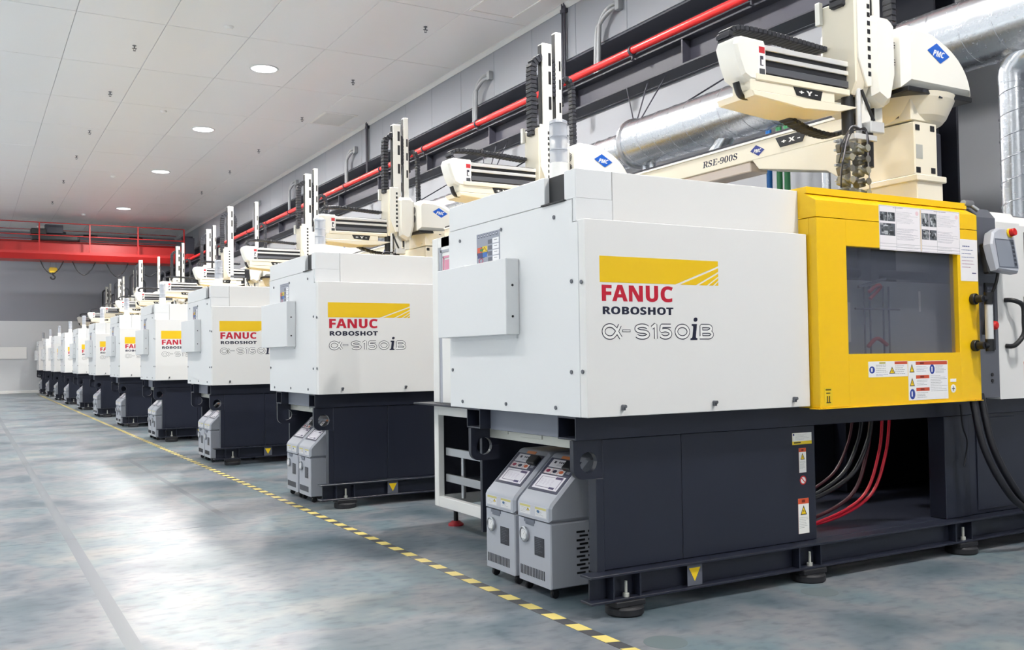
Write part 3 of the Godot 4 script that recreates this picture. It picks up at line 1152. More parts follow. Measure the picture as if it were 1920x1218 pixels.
	lettering("series_word", "ROBOSHOT", "Droid Sans", true, Vector3(0.104, 1.503, 0), X * 0.446, Y * 0.040, M.vinyl_navy, side)
	b = Mb.new()
	var pale := Mb.new()
	var pen := 0.022
	var rim := 0.0045
	var H := 0.078
	var oy := 1.379
	var low := [Vector2(1.0, 1.04), Vector2(0.86, 0.62), Vector2(0.72, 0.28)] + arc(Vector2(0.38, 0.5), 0.38, 0.5, 305, 178, 12)
	var high := [Vector2(1.06, -0.04), Vector2(0.9, 0.3), Vector2(0.76, 0.7)] + arc(Vector2(0.38, 0.5), 0.38, 0.5, 55, 182, 12)
	strokes(b, pale, [low, high], Vector3(0.107, oy + 0.009, 0), 0.1, H - 0.018, pen, rim)
	b.box(Vector3(0.222, oy + 0.036, 0), Vector3(0.272, oy + 0.049, 0.0008), 0.0)
	pale.box(Vector3(0.225, oy + 0.039, 0), Vector3(0.269, oy + 0.046, 0.0013), 0.0)
	var S := arc(Vector2(0.5, 0.75), 0.46, 0.25, 20, 180, 10) + arc(Vector2(0.5, 0.73), 0.46, 0.23, 190, 270, 5) + arc(Vector2(0.5, 0.25), 0.46, 0.25, 90, 0, 6) + arc(Vector2(0.5, 0.25), 0.46, 0.25, -5, -160, 10)
	strokes(b, pale, [S], Vector3(0.305, oy + 0.009, 0), 0.082, H - 0.018, pen, rim)
	strokes(b, pale, [[Vector2(0.0, 0.82), Vector2(0.8, 1.1), Vector2(0.8, -0.12)]], Vector3(0.408, oy + 0.009, 0), 0.03, H - 0.018, pen, rim)
	strokes(b, pale, [[Vector2(1.0, 1.0), Vector2(0.12, 1.0), Vector2(0.05, 0.55)] + arc(Vector2(0.46, 0.31), 0.5, 0.31, 115, -150, 16)], Vector3(0.463, oy + 0.009, 0), 0.068, H - 0.018, pen, rim)
	strokes(b, pale, [arc(Vector2(0.5, 0.5), 0.5, 0.5, -2, 182, 16), arc(Vector2(0.5, 0.5), 0.5, 0.5, 178, 362, 16)], Vector3(0.567, oy + 0.009, 0), 0.08, H - 0.018, pen, rim)
	strokes(b, pale, [[Vector2(0.0, 0.0), Vector2(0.0, 1.0), Vector2(0.6, 1.0)] + arc(Vector2(0.62, 0.77), 0.3, 0.23, 80, -90, 8), [Vector2(0.0, 0.5), Vector2(0.62, 0.5)] + arc(Vector2(0.64, 0.25), 0.36, 0.25, 90, -90, 8) + [Vector2(-0.15, 0.0)]], Vector3(0.735, oy + 0.009, 0), 0.075, H - 0.018, pen, rim)
	part("type_outline", b, M.vinyl_navy, side)
	part("type_body", pale, M.vinyl_white, side)
	lettering("type_letter", "i", "Droid Serif", true, Vector3(0.668, 1.374, 0), X * 0.047, Y * 0.118, M.vinyl_navy, side, 0.35)
	# charcoal base frame: hollow rails, lugs, panels
	for z in [[-0.27, -0.1], [-1.29, -1.12]]:
		b = Mb.new()
		b.box(Vector3(0.0, 0.985, z[0]), Vector3(5.3, 0.995, z[1]), 0.002)
		b.box(Vector3(0.0, 0.877, z[0]), Vector3(5.3, 0.887, z[1]), 0.002)
		b.box(Vector3(0.0, 0.88, z[0]), Vector3(5.3, 0.994, z[0] + 0.009), 0.002)
		b.box(Vector3(0.0, 0.88, z[1] - 0.009), Vector3(5.3, 0.994, z[1]), 0.002)
		part("upper_rail", b, C, t)
	b = Mb.new()
	b.box(Vector3(0.07, 0.872, -1.12), Vector3(0.09, 0.99, -0.27), 0.002)
	part("cross_beam", b, M.unit_dark_grey, t)
	b = Mb.new()
	b.box(Vector3(0.124, 0.815, -1.25), Vector3(0.13, 0.868, -0.3), 0.001)
	b.box(Vector3(0.118, 0.842, -0.85), Vector3(0.125, 0.866, -0.62), 0.002)
	b.box(Vector3(0.118, 0.846, -1.1), Vector3(0.125, 0.868, -1.0), 0.002)
	part("galvanised_strip", b, M.plate_silver, t)
	for z in [[-0.15, -0.118], [-1.26, -1.228]]:
		var ring := PackedVector2Array()
		for q in [Vector2(0.185, 0.876), Vector2(-0.005, 0.876), Vector2(-0.005, 0.74)]:
			ring.append(q)
		for q in arc(Vector2(0.05, 0.735), 0.055, 0.055, 180, 270, 6):
			ring.append(q)
		ring.append(Vector2(0.185, 0.68))
		ring.append(Vector2(0.185, 0.765))
		for q in arc(Vector2(0.085, 0.765), 0.052, 0.052, 0, -359, 28):
			ring.append(q)
		ring.append(Vector2(0.185, 0.7655))
		b = Mb.new()
		b.prism(ring, 2, z[0], z[1])
		part("lifting_lug", b, C, t)
	b = Mb.new()
	b.box(Vector3(0.17, 0.215, -0.145), Vector3(0.68, 0.876, -0.115), 0.003)
	b.box(Vector3(0.125, 0.205, -0.185), Vector3(0.172, 0.68, -0.112), 0.003)
	part("base_panel", b, C, t)
	b = Mb.new()
	b.box(Vector3(0.683, 0.215, -0.145), Vector3(1.68, 0.876, -0.1155), 0.003)
	var bp := part("base_panel", b, C, t)
	sticker("nameplate", Vector3(1.498, 0.77, -0.115), X * 0.155, Y * 0.067, M.nameplate_print, bp)
	sticker("warning_sticker", Vector3(1.548, 0.607, -0.115), X * 0.057, Y * 0.141, M.caution_tall, bp)
	sticker("warning_sticker", Vector3(1.533, 0.258, -0.115), X * 0.085, Y * 0.201, M.caution_tall, bp)
	b = Mb.new()
	b.picture(Vector3(1.553, 0.538, -0.1135), X * 0.05, Y * 0.05)
	var rs := Mb.new()
	rs.disc(Vector3(1.578, 0.563, -0.1155), Vector3.BACK, 0.026, 0.0015, 24)
	part("round_sticker", rs, M.red_plastic, bp)
	rs = Mb.new()
	rs.disc(Vector3(1.578, 0.563, -0.1141), Vector3.BACK, 0.019, 0.0006, 24)
	rs.v.append_array(PackedVector3Array())
	part("round_sticker", rs, M.vinyl_white, bp)
	rs = Mb.new()
	rs.xf = Transform3D(Basis(Vector3.BACK, deg_to_rad(-45)), Vector3(1.578, 0.563, -0.1137))
	rs.box(Vector3(-0.019, -0.003, 0), Vector3(0.019, 0.003, 0.0006), 0.0)
	part("round_sticker", rs, M.red_plastic, bp)
	b = Mb.new()
	b.box(Vector3(3.05, 0.21, -1.45), Vector3(5.25, 0.876, -1.42), 0.002)
	part("rear_panel", b, C, t)
	b = Mb.new()
	b.box(Vector3(0.17, 0.21, -1.45), Vector3(1.7, 0.876, -1.42), 0.002)
	part("rear_panel", b, C, t)
	b = Mb.new()
	b.box(Vector3(1.65, 0.216, -1.42), Vector3(1.68, 0.876, -0.2), 0.0)
	part("partition", b, C, t)
	b = Mb.new()
	b.box(Vector3(3.3, 0.216, -1.418), Vector3(3.4, 0.876, -1.30), 0.003)
	part("post", b, C, t)
	b = Mb.new()
	b.box(Vector3(4.55, 0.216, -1.42), Vector3(4.58, 0.876, -0.2), 0.0)
	part("partition", b, C, t)
	b = Mb.new()
	b.box(Vector3(0.95, 0.2, -1.42), Vector3(5.25, 0.212, -0.14), 0.002)
	part("floor_pan", b, C, t)
	b = Mb.new()
	b.box(Vector3(2.86, 0.214, -0.24), Vector3(3.11, 0.876, -0.115), 0.004)
	part("post", b, C, t)
	b = Mb.new()
	b.box(Vector3(3.125, 0.214, -0.15), Vector3(5.25, 0.876, -0.13), 0.004)
	b.box(Vector3(3.2, 0.24, -0.13), Vector3(3.62, 0.85, -0.122), 0.003)
	part("lower_door", b, C, t)
	# lower rails with gussets
	for k in [[-0.03, -0.13, -0.09, 1.0], [-1.42, -1.52, -1.46, -1.0]]:
		b = Mb.new()
		var x0 := 0.03 if k[3] > 0 else 0.6
		b.box(Vector3(x0, 0.2, k[1]), Vector3(5.28, 0.213, k[0]), 0.002)
		b.box(Vector3(x0, 0.073, k[1]), Vector3(5.28, 0.086, k[0]), 0.002)
		b.box(Vector3(0.06 if k[3] > 0 else 0.6, 0.085, k[2] - 0.01), Vector3(5.27, 0.201, k[2]), 0.0)
		for x in [0.17 if k[3] > 0 else 0.62, 0.335 if k[3] > 0 else 0.78, 1.455, 1.625, 2.84, 3.0, 4.4, 4.56]:
			b.box(Vector3(x - 0.005, 0.085, k[1] + 0.003), Vector3(x + 0.005, 0.201, k[0] - 0.006), 0.001)
		var lr := part("lower_rail", b, C, t)
		if k[3] > 0:
			sticker("arrow_tab", Vector3(0.65, 0.088, -0.05), X * 0.1, Y * 0.11, M.arrow_print, lr)
	b = Mb.new()
	b.lathe([Vector2(0.0, 0.0), Vector2(0.09, 0.0), Vector2(0.098, 0.008), Vector2(0.098, 0.036), Vector2(0.088, 0.046), Vector2(0, 0.046)], Vector3.ZERO, Vector3.UP, 28)
	b.box(Vector3(-0.09, 0.046, -0.06), Vector3(0.09, 0.0735, 0.06), 0.003)
	var fm := b.mesh()
	b = Mb.new()
	b.rod(Vector3(0, 0.086, 0.015), Vector3(0, 0.165, 0.015), 0.008, 10)
	b.lathe([Vector2(0, 0.086), Vector2(0.017, 0.086), Vector2(0.017, 0.104), Vector2(0, 0.104)], Vector3(0, 0, 0.015), Vector3.UP, 6)
	var sm := b.mesh()
	for x in [0.26, 1.557, 2.94, 4.45]:
		for z in [-0.075, -1.45]:
			var f := share("levelling_foot", fm, M.rubber, t, Vector3(x if z > -1.0 or x > 0.5 else 0.7, 0, z))
			share("stud", sm, M.plate_silver, f, Vector3.ZERO)
	# hoses in the open bay
	var hs := [[2.66, 2.05, -0.43, 0.010, "hose_red"], [2.73, 2.13, -0.43, 0.010, "hose_red"], [2.63, 2.0, -0.5, 0.012, "hose_dark"], [2.52, 1.95, -0.4, 0.014, "hose_black"], [2.45, 1.9, -0.42, 0.012, "hose_black"], [2.42, 1.85, -0.47, 0.009, "hose_dark"]]
	for i in hs.size():
		var h: Array = hs[i]
		var drop := 0.0 if i < 3 else 0.15
		b = Mb.new()
		b.tube(curve([Vector3(h[0], 0.88, h[2]), Vector3(h[0] - 0.05, 0.62 + drop * 0.6, h[2]), Vector3(h[0] - 0.24, 0.36 + drop, h[2] + 0.02), Vector3(h[1] - 0.05, 0.235 + drop, h[2] + 0.02), Vector3(1.6, 0.19 + drop + i * 0.012 + 0.03, h[2])], 8), h[3], 8)
		part("hose", b, M[h[4]], t)
	for h in [[2.94, 3.22, 0.03], [3.03, 3.30, 0.018]]:
		b = Mb.new()
		b.tube(curve([Vector3(h[0], 1.02, 0.03), Vector3(h[0] + 0.0, 0.7, 0.1), Vector3(h[0] + 0.1, 0.45, 0.16), Vector3(h[1], 0.3, 0.17), Vector3(h[1] + 0.4, 0.16, 0.12), Vector3(h[1] + 0.9, 0.05, 0.05)], 8), 0.022, 10)
		part("hose", b, M.hose_black, t)
	b = Mb.new()
	b.tube(curve([Vector3(2.98, 0.95, -0.08), Vector3(3.0, 0.8, -0.08), Vector3(3.04, 0.7, -0.08), Vector3(3.0, 0.55, -0.08)], 6), 0.006, 6)
	part("hose", b, M.hose_black, t)
	safety_door(t)
	clamp_side(t)
	return t


func safety_door(t: Node3D) -> void:
	var b := Mb.new()
	var zf := 0.06
	# lower leaf with the window opening
	b.box(Vector3(1.545, 0.985, 0.0), Vector3(1.786, 2.067, zf), 0.003)
	b.box(Vector3(2.796, 0.985, 0.0), Vector3(3.0, 2.067, zf), 0.003)
	b.box(Vector3(1.784, 0.985, 0.0001), Vector3(2.798, 1.288, zf - 0.0001), 0.0)
	b.box(Vector3(1.784, 1.915, 0.0001), Vector3(2.798, 2.067, zf - 0.0001), 0.0)
	b.box(Vector3(1.545, 0.985, -0.1), Vector3(1.56, 2.067, 0.001), 0.0)
	b.box(Vector3(1.52, 0.980, 0.0), Vector3(3.0, 0.9845, zf + 0.012), 0.001)
	var d := part("safety_door", b, M.yellow_paint, t)
	b = Mb.new()
	b.prism(V2([zf, 2.071, zf, 2.165, -0.025, 2.214, -0.008, 2.214, -0.008, 2.252, -1.0, 2.252, -1.0, 2.2, -0.1, 2.2, -0.1, 2.071]), 0, 1.545, 3.0, 0.003)
	part("door_header", b, M.yellow_paint, t)
	b = Mb.new()
	b.box(Vector3(1.78, 1.284, 0.022), Vector3(2.8, 1.919, 0.028), 0.0)
	part("pane", b, M.door_glass, d)
	# what stands behind the pane
	b = Mb.new()
	b.box(Vector3(1.62, 1.0, -0.13), Vector3(2.96, 1.735, -0.11), 0.0)
	part("inner_guard", b, M.unit_grey, t)
	b = Mb.new()
	b.box(Vector3(1.62, 1.745, -0.56), Vector3(2.96, 2.19, -0.53), 0.0)
	b.box(Vector3(2.3, 1.72, -0.3), Vector3(2.38, 2.19, -0.2), 0.004)
	b.rod(Vector3(1.65, 1.8, -0.3), Vector3(2.95, 1.8, -0.3), 0.03, 12)
	part("tie_bar", b, M.girder_dark, t)
	b = Mb.new()
	b.box(Vector3(1.95, 1.36, -0.1095), Vector3(2.0, 1.6, -0.106), 0.001)
	b.box(Vector3(2.63, 1.55, -0.1095), Vector3(2.65, 1.68, -0.106), 0.001)
	b.box(Vector3(1.82, 1.62, -0.1095), Vector3(1.84, 1.65, -0.106), 0.001)
	part("inner_label", b, M.vinyl_white, t)
	b = Mb.new()
	for x in [2.08, 2.13, 2.25, 2.3]:
		b.rod(Vector3(x, 1.1, -0.07), Vector3(x, 1.7, -0.07), 0.006, 6)
	b.rod(Vector3(2.0, 1.56, -0.07), Vector3(2.4, 1.56, -0.07), 0.007, 6)
	b.rod(Vector3(2.02, 1.69, -0.06), Vector3(2.25, 1.745, -0.05), 0.01, 6)
	part("mould_pipes", b, M.unit_dark_grey, t)
	b = Mb.new()
	b.tube(curve([Vector3(2.1, 1.66, -0.05), Vector3(2.16, 1.70, -0.04), Vector3(2.2, 1.69, -0.05), Vector3(2.12, 1.62, -0.06)], 5), 0.012, 6)
	b.tube(curve([Vector3(2.08, 1.33, -0.05), Vector3(2.15, 1.38, -0.04), Vector3(2.25, 1.34, -0.05)], 5), 0.012, 6)
	part("hose", b, M.foot_red, t)
	# stickers
	sticker("warning_sticker", Vector3(1.945, 1.150, zf), Vector3(0.345, 0, 0), Vector3(0, 0.092, 0), M.warning_long, d)
	sticker("warning_sticker", Vector3(2.295, 1.004, zf), Vector3(0.37, 0, 0), Vector3(0, 0.236, 0), M.warning_large, d)
	sticker("door_sticker", Vector3(1.575, 1.0, zf), Vector3(0.065, 0, 0), Vector3(0, 0.1, 0), M.small_yellow_print, d)
	b = Mb.new()
	b.disc(Vector3(2.716, 1.064, zf), Vector3.BACK, 0.026, 0.0015, 20)
	b.box(Vector3(2.69, 1.105, zf), Vector3(2.745, 1.125, zf + 0.0015), 0.0)
	var pl := part("plus_sticker", b, M.vinyl_white, d)
	b = Mb.new()
	b.box(Vector3(2.702, 1.061, zf + 0.0015), Vector3(2.730, 1.067, zf + 0.0022), 0.0)
	b.box(Vector3(2.713, 1.050, zf + 0.0015), Vector3(2.719, 1.078, zf + 0.0022), 0.0)
	part("plus_mark", b, M.bolt_grey, pl)
	# handle
	b = Mb.new()
	b.rod(Vector3(2.985, 1.37, 0.135), Vector3(2.985, 1.59, 0.135), 0.024, 16)
	var h := part("handle", b, M.wall_light, d)
	for y in [1.33, 1.625]:
		b = Mb.new()
		b.disc(Vector3(2.93, y, zf), Vector3.BACK, 0.036, 0.03, 16)
		b.disc(Vector3(2.93, y, zf + 0.03), Vector3.BACK, 0.024, 0.05, 16)
		b.rod(Vector3(2.93, y, 0.13), Vector3(2.99, y, 0.135), 0.018, 12)
		b.rod(Vector3(2.985, y - 0.037, 0.135), Vector3(2.985, y + 0.04, 0.135), 0.027, 16)
		part("handle_mount", b, M.black_plastic, h)


func clamp_side(t: Node3D) -> void:
	var b := Mb.new()
	# dark control column
	b.prism(V2([0.0, 0.99, 0.0, 2.17, -0.05, 2.235, -0.9, 2.235, -0.9, 0.99]), 0, 3.075, 3.285, 0.004)
	var c := part("control_column", b, M.control_grey, t)
	b = Mb.new()
	b.box(Vector3(3.0, 0.99, -0.3), Vector3(3.075, 2.2, -0.06), 0.0)
	part("door_jamb", b, M.control_grey, t)
	b = Mb.new()
	b.prism(V2([0.0, 0.975, 0.0, 2.15, -0.06, 2.225, -0.9, 2.225, -0.9, 0.975]), 0, 3.288, 3.55, 0.004)
	part("front_post", b, M.white_paint, t)
	b = Mb.new()
	b.prism(V2([-0.02, 0.975, -0.02, 2.14, -0.08, 2.21, -1.5, 2.21, -1.5, 0.975]), 0, 3.553, 5.3, 0.004)
	var cs := part("clamp_cover", b, M.white_paint, t)
	b = Mb.new()
	b.box(Vector3(3.62, 1.75, -0.019), Vector3(5.0, 2.1, -0.012), 0.002)
	b.box(Vector3(3.60, 1.3, -0.019), Vector3(5.0, 1.66, -0.010), 0.002)
	part("dark_panel", b, M.control_grey, cs)
	sticker("warning_sticker", Vector3(3.58, 1.1, -0.02), Vector3(0.1, 0, 0), Vector3(0, 0.12, 0), M.caution_tall, cs)
	b = Mb.new()
	b.box(Vector3(3.62, 2.21, -0.9), Vector3(5.2, 2.27, -0.3), 0.01)
	part("top_cover", b, M.control_grey, t)
	# key strip, stop button, black bow handle
	b = Mb.new()
	b.box(Vector3(3.14, 1.30, 0.0), Vector3(3.235, 1.74, 0.012), 0.003)
	var k := part("operation_panel", b, M.black_plastic, c)
	sticker("keys", Vector3(3.15, 1.50, 0.012), Vector3(0.075, 0, 0), Vector3(0, 0.22, 0), M.keys_print, k)
	sticker("keys", Vector3(3.15, 1.32, 0.012), Vector3(0.075, 0, 0), Vector3(0, 0.08, 0), M.keys_print, k)
	b = Mb.new()
	b.disc(Vector3(3.165, 1.46, 0.012), Vector3.BACK, 0.034, 0.012, 20)
	b.disc(Vector3(3.165, 1.46, 0.024), Vector3.BACK, 0.014, 0.02, 16)
	part("stop_collar", b, M.yellow_plastic, k)
	b = Mb.new()
	b.lathe([Vector2(0.0, 0.0), Vector2(0.026, 0.0), Vector2(0.03, 0.008), Vector2(0.028, 0.022), Vector2(0.018, 0.03), Vector2(0.0, 0.032)], Vector3(3.165, 1.46, 0.042), Vector3.BACK, 20)
	part("stop_button", b, M.red_plastic, k)
	b = Mb.new()
	b.tube(curve([Vector3(3.36, 1.63, 0.0), Vector3(3.38, 1.625, 0.05), Vector3(3.44, 1.59, 0.075), Vector3(3.44, 1.48, 0.08), Vector3(3.44, 1.40, 0.075), Vector3(3.38, 1.33, 0.05), Vector3(3.36, 1.325, 0.0)], 5), 0.016, 10)
	part("bow_handle", b, M.black_plastic, t)
	for y in [1.1, 1.14]:
		b = Mb.new()
		b.disc(Vector3(3.2, y, 0.0), Vector3.BACK, 0.012, 0.006, 12)
		part("plug", b, M.black_plastic, c)
	b = Mb.new()
	b.disc(Vector3(2.98, 2.255, -0.02), Vector3.RIGHT, 0.022, 0.09, 12)
	b.rod(Vector3(3.05, 2.25, -0.02), Vector3(3.09, 2.21, 0.01), 0.014, 8)
	part("air_valve", b, M.steel, t)
	# hand pendant hooked on the column
	var pd := Mb.new()
	var turn := Basis(Vector3.UP, deg_to_rad(2)) * Basis(Vector3.RIGHT, deg_to_rad(-8))
	pd.xf = Transform3D(turn, Vector3(3.16, 1.925, 0.11))
	pd.prism(V2([-0.11, -0.12, -0.13, 0.05, -0.09, 0.13, -0.02, 0.16, 0.13, 0.165, 0.145, 0.1, 0.145, -0.1, 0.12, -0.135]), 2, -0.04, 0.03, 0.012)
	var p := part("pendant", pd, M.unit_grey, t)
	pd = Mb.new()
	pd.xf = Transform3D(turn, Vector3(3.16, 1.925, 0.11))
	pd.picture(Vector3(-0.09, -0.105, 0.0315), Vector3(0.21, 0, 0), Vector3(0, 0.19, 0))
	part("screen", pd, M.pendant_print, p)
	pd = Mb.new()
	pd.xf = Transform3D(turn, Vector3(3.16, 1.925, 0.11))
	pd.disc(Vector3(0.085, 0.128, 0.03), Vector3.BACK, 0.03, 0.012, 16)
	part("stop_collar", pd, M.yellow_plastic, p)
	pd = Mb.new()
	pd.xf = Transform3D(turn, Vector3(3.16, 1.925, 0.11))
	pd.disc(Vector3(0.085, 0.128, 0.042), Vector3.BACK, 0.025, 0.03, 16)
	part("stop_button", pd, M.red_plastic, p)
	pd = Mb.new()
	pd.xf = Transform3D(turn, Vector3(3.16, 1.925, 0.11))
	pd.box(Vector3(-0.12, -0.13, -0.07), Vector3(-0.03, 0.07, -0.02), 0.01)
	pd.xf = Transform3D.IDENTITY
	pd.tube(curve([Vector3(3.16, 1.80, 0.09), Vector3(3.13, 1.72, 0.09), Vector3(3.11, 1.6, 0.05), Vector3(3.1, 1.4, 0.02)], 6), 0.01, 8)
	part("pendant_grip", pd, M.black_plastic, p)


# ---------------------------------------------------------------- take-out robot on top of a machine
func robot() -> Node3D:
	var t := thing("takeout_robot", "", "robot", Vector3(OX, 0, OZ), "take-out robots on the machines")
	var C: Material = M.cream_paint
	var K: Material = M.black_plastic
	var X := Vector3.RIGHT
	var Y := Vector3.UP
	var b := Mb.new()
	# pedestal and bracket
	b.box(Vector3(3.13, 2.235, -0.95), Vector3(3.41, 2.53, -0.47), 0.006)
	b.box(Vector3(3.11, 2.49, -0.97), Vector3(3.43, 2.535, -0.45), 0.006)
	part("pedestal", b, C, t)
	b = Mb.new()
	b.prism(V2([-0.48, 2.535, -0.48, 2.91, -2.08, 2.945, -1.99, 2.84, -1.27, 2.70, -1.0, 2.535]), 0, 3.125, 3.37, 0.006)
	var br := part("bracket", b, C, t)
	for q in [[3.16, 2.87], [3.32, 2.875], [3.16, 2.57], [3.32, 2.575]]:
		b = Mb.new()
		b.box(Vector3(q[0] - 0.022, q[1] - 0.02, -0.481), Vector3(q[0] + 0.022, q[1] + 0.02, -0.476), 0.001)
		part("socket", b, K, br)
	sticker("rating_plate", Vector3(3.14, 2.65, -0.48), X * 0.07, Y * 0.1, M.plate_silver, br)
	b = Mb.new()
	b.box(Vector3(3.38, 2.3, -0.75), Vector3(3.45, 2.86, -0.5), 0.01)
	part("cable_trunk", b, M.girder_dark, t)
	# traverse beam
	b = Mb.new()
	b.box(Vector3(3.124, 2.925, -3.95), Vector3(3.36, 3.075, -0.5), 0.006)
	var bm := part("traverse_beam", b, C, t)
	b = Mb.new()
	b.box(Vector3(3.118, 3.075, -3.95), Vector3(3.16, 3.095, -0.52), 0.002)
	part("white_edge", b, M.robot_white, bm)
	b = Mb.new()
	b.box(Vector3(3.13, 3.095, -3.95), Vector3(3.17, 3.118, -0.4), 0.003)
	b.box(Vector3(3.30, 3.076, -3.95), Vector3(3.34, 3.1, -0.4), 0.003)
	part("guide_rail", b, M.girder_dark, bm)
	lettering("model_name", "RSE-900S", "Droid Serif", true, Vector3(3.124, 2.968, -2.68), Vector3(0, 0, 0.44), Y * 0.058, M.vinyl_navy, bm, 0.02)
	emblem(bm, Vector3(3.124, 3.0, -2.0), Vector3(0, 0, 0.16), Y * 0.095, true)
	b = Mb.new()
	b.prism(V2([-1.79, 3.06, -1.45, 3.06, -1.50, 2.975, -1.74, 2.975]), 0, 3.118, 3.124, 0.002)
	var pad := part("direction_pad", b, K, bm)
	lettering("pad_mark", "+ X -", "Droid Sans", true, Vector3(3.118, 2.998, -1.72), Vector3(0, 0, 0.2), Y * 0.035, M.vinyl_white, pad)
	sticker("beam_label", Vector3(3.1235, 2.955, -0.74), Vector3(0, 0, 0.14), Y * 0.085, M.beam_label_print, bm)
	b = Mb.new()
	b.box(Vector3(3.14, 2.84, -3.9), Vector3(3.34, 2.925, -2.1), 0.008)
	part("drip_tray", b, M.pale_plastic, bm)
	# carriage with domed hood
	b = Mb.new()
	b.box(Vector3(3.0, 3.095, -1.0), Vector3(3.7, 3.135, -0.42), 0.006)
	var cr := part("carriage", b, K, t)
	var hood := PackedVector2Array([Vector2(2.985, 3.13), Vector2(2.985, 3.45)])
	for q in arc(Vector2(3.07, 3.49), 0.085, 0.085, 178, 95, 5):
		hood.append(q)
	for q in arc(Vector2(3.12, 3.13), 0.61, 0.445, 88, 4, 14):
		hood.append(q)
	hood.append(Vector2(3.74, 3.13))
	b = Mb.new()
	b.prism(hood, 2, -1.05, -0.42, 0.05, 0.7)
	var hd := part("hood", b, M.robot_white, t)
	b = Mb.new()
	b.lathe([Vector2(0.0, 0.0), Vector2(0.2, 0.0), Vector2(0.24, 0.015), Vector2(0.27, 0.05), Vector2(0.325, 0.165), Vector2(0.335, 0.2), Vector2(0.32, 0.205)], Vector3(3.36, 2.925, -0.72), Vector3.UP, 32)
	part("bowl", b, C, t)
	emblem(hd, Vector3(3.33, 3.40, -0.418), X * 0.23, Y * 0.14, false)
	for y in [3.43, 3.31]:
		b = Mb.new()
		for i in 7:
			var h := 0.05 * sqrt(maxf(0.05, 1.0 - pow((i - 3) / 3.6, 2.0)))
			b.xf = Transform3D(Basis(Vector3.RIGHT, deg_to_rad(35)), Vector3(2.984, y, -0.56))
			b.box(Vector3(-0.001, (i - 3) * 0.0145 - 0.004, -h), Vector3(0.002, (i - 3) * 0.0145 + 0.004, h), 0.0)
		part("vent", b, M.girder_dark, hd)
	b = Mb.new()
	b.xf = Transform3D(Basis.IDENTITY, Vector3.ZERO)
	b.prism(V2([2.72, 3.04, 2.70, 3.2, 2.70, 3.56, 2.74, 3.60, 2.9, 3.60, 2.95, 3.55, 2.95, 3.2, 2.90, 3.02, 2.84, 2.98]), 2, -0.95, -0.46, 0.04, 0.8)
	part("sub_arm_cover", b, M.robot_white, t)
	# kick axis along x
	b = Mb.new()
	b.prism(V2([-0.57, 3.06, -0.57, 3.26, -0.6, 3.285, -0.69, 3.285, -0.72, 3.25, -0.72, 3.04, -0.6, 3.03]), 0, 1.78, 2.95, 0.004)
	var ka := part("kick_beam", b, M.dark_rail, t)
	for k in [[3.235, 3.27, "rail_steel"], [3.175, 3.205, "rail_steel"], [3.09, 3.135, "bolt_grey"]]:
		b = Mb.new()
		b.box(Vector3(1.79, k[0], -0.568), Vector3(2.60, k[1], -0.556), 0.003)
		part("guide_rail", b, M[k[2]], ka)
	b = Mb.new()
	b.prism(V2([1.53, 3.24, 1.55, 3.285, 1.60, 3.30, 1.79, 3.295, 1.80, 3.27, 1.80, 3.04, 1.77, 3.025, 1.66, 3.02, 1.60, 3.05, 1.56, 3.14]), 2, -0.74, -0.545, 0.02, 0.8)
	var ec := part("end_cap", b, M.robot_white, ka)
	sticker("cap_label", Vector3(1.725, 3.06, -0.545), X * 0.06, Y * 0.2, M.robot_label_print, ec)
	b = Mb.new()
	b.box(Vector3(1.66, 2.96, -0.72), Vector3(2.42, 3.05, -0.55), 0.006)
	b.box(Vector3(1.70, 3.03, -0.73), Vector3(2.56, 3.075, -0.54), 0.006)
	var kh := part("kick_housing", b, C, ka)
	b = Mb.new()
	b.prism(V2([2.03, 3.03, 2.30, 3.03, 2.28, 2.965, 2.06, 2.975]), 2, -0.551, -0.545, 0.002)
	var pad2 := part("direction_pad", b, K, kh)
	lettering("pad_mark", "+ Y -", "Droid Sans", true, Vector3(2.08, 2.985, -0.545), X * 0.17, Y * 0.03, M.vinyl_white, pad2)
	b = Mb.new()
	b.prism(V2([1.64, 2.955, 1.66, 2.92, 2.1, 2.885, 2.42, 2.90, 2.62, 2.955]), 2, -0.85, -0.52, 0.006)
	part("kick_tray", b, C, ka)
	b = Mb.new()
	b.tube(curve([Vector3(1.6, 3.02, -0.62), Vector3(1.64, 2.94, -0.62), Vector3(1.74, 2.95, -0.62), Vector3(1.78, 3.01, -0.62)], 5), 0.022, 8)
	part("bumper", b, K, ka)
	var c := chain(curve([Vector3(1.72, 3.30, -0.78), Vector3(1.66, 3.36, -0.78), Vector3(1.72, 3.42, -0.78), Vector3(2.0, 3.43, -0.78), Vector3(2.55, 3.40, -0.78)], 6), Vector3.BACK, 0.13, 0.035, 0.04)
	part("cable_chain", c, M.chain_black, ka)
	c = chain(curve([Vector3(2.2, 2.90, -0.8), Vector3(2.4, 2.84, -0.8), Vector3(2.62, 2.82, -0.8), Vector3(2.75, 2.86, -0.8)], 6), Vector3.BACK, 0.1, 0.03, 0.04)
	part("cable_chain", c, M.chain_black, ka)
	# main vertical arm, its housing, rack strip and chain
	b = Mb.new()
	b.prism(V2([-0.78, 3.71, -0.78, 3.25, -0.72, 3.06, -0.53, 3.04, -0.49, 3.12, -0.49, 3.70]), 0, 2.56, 2.70, 0.008)
	var mh := part("main_arm_housing", b, C, t)
	b = Mb.new()
	b.prism(V2([2.575, 3.28, 2.575, 3.73, 2.70, 3.73, 2.70, 3.10, 2.655, 3.09]), 2, -0.50, -0.476, 0.004)
	b.box(Vector3(2.52, 3.58, -0.80), Vector3(2.56, 3.74, -0.76), 0.004)
	part("rack_strip", b, M.robot_white, mh)
	b = Mb.new()
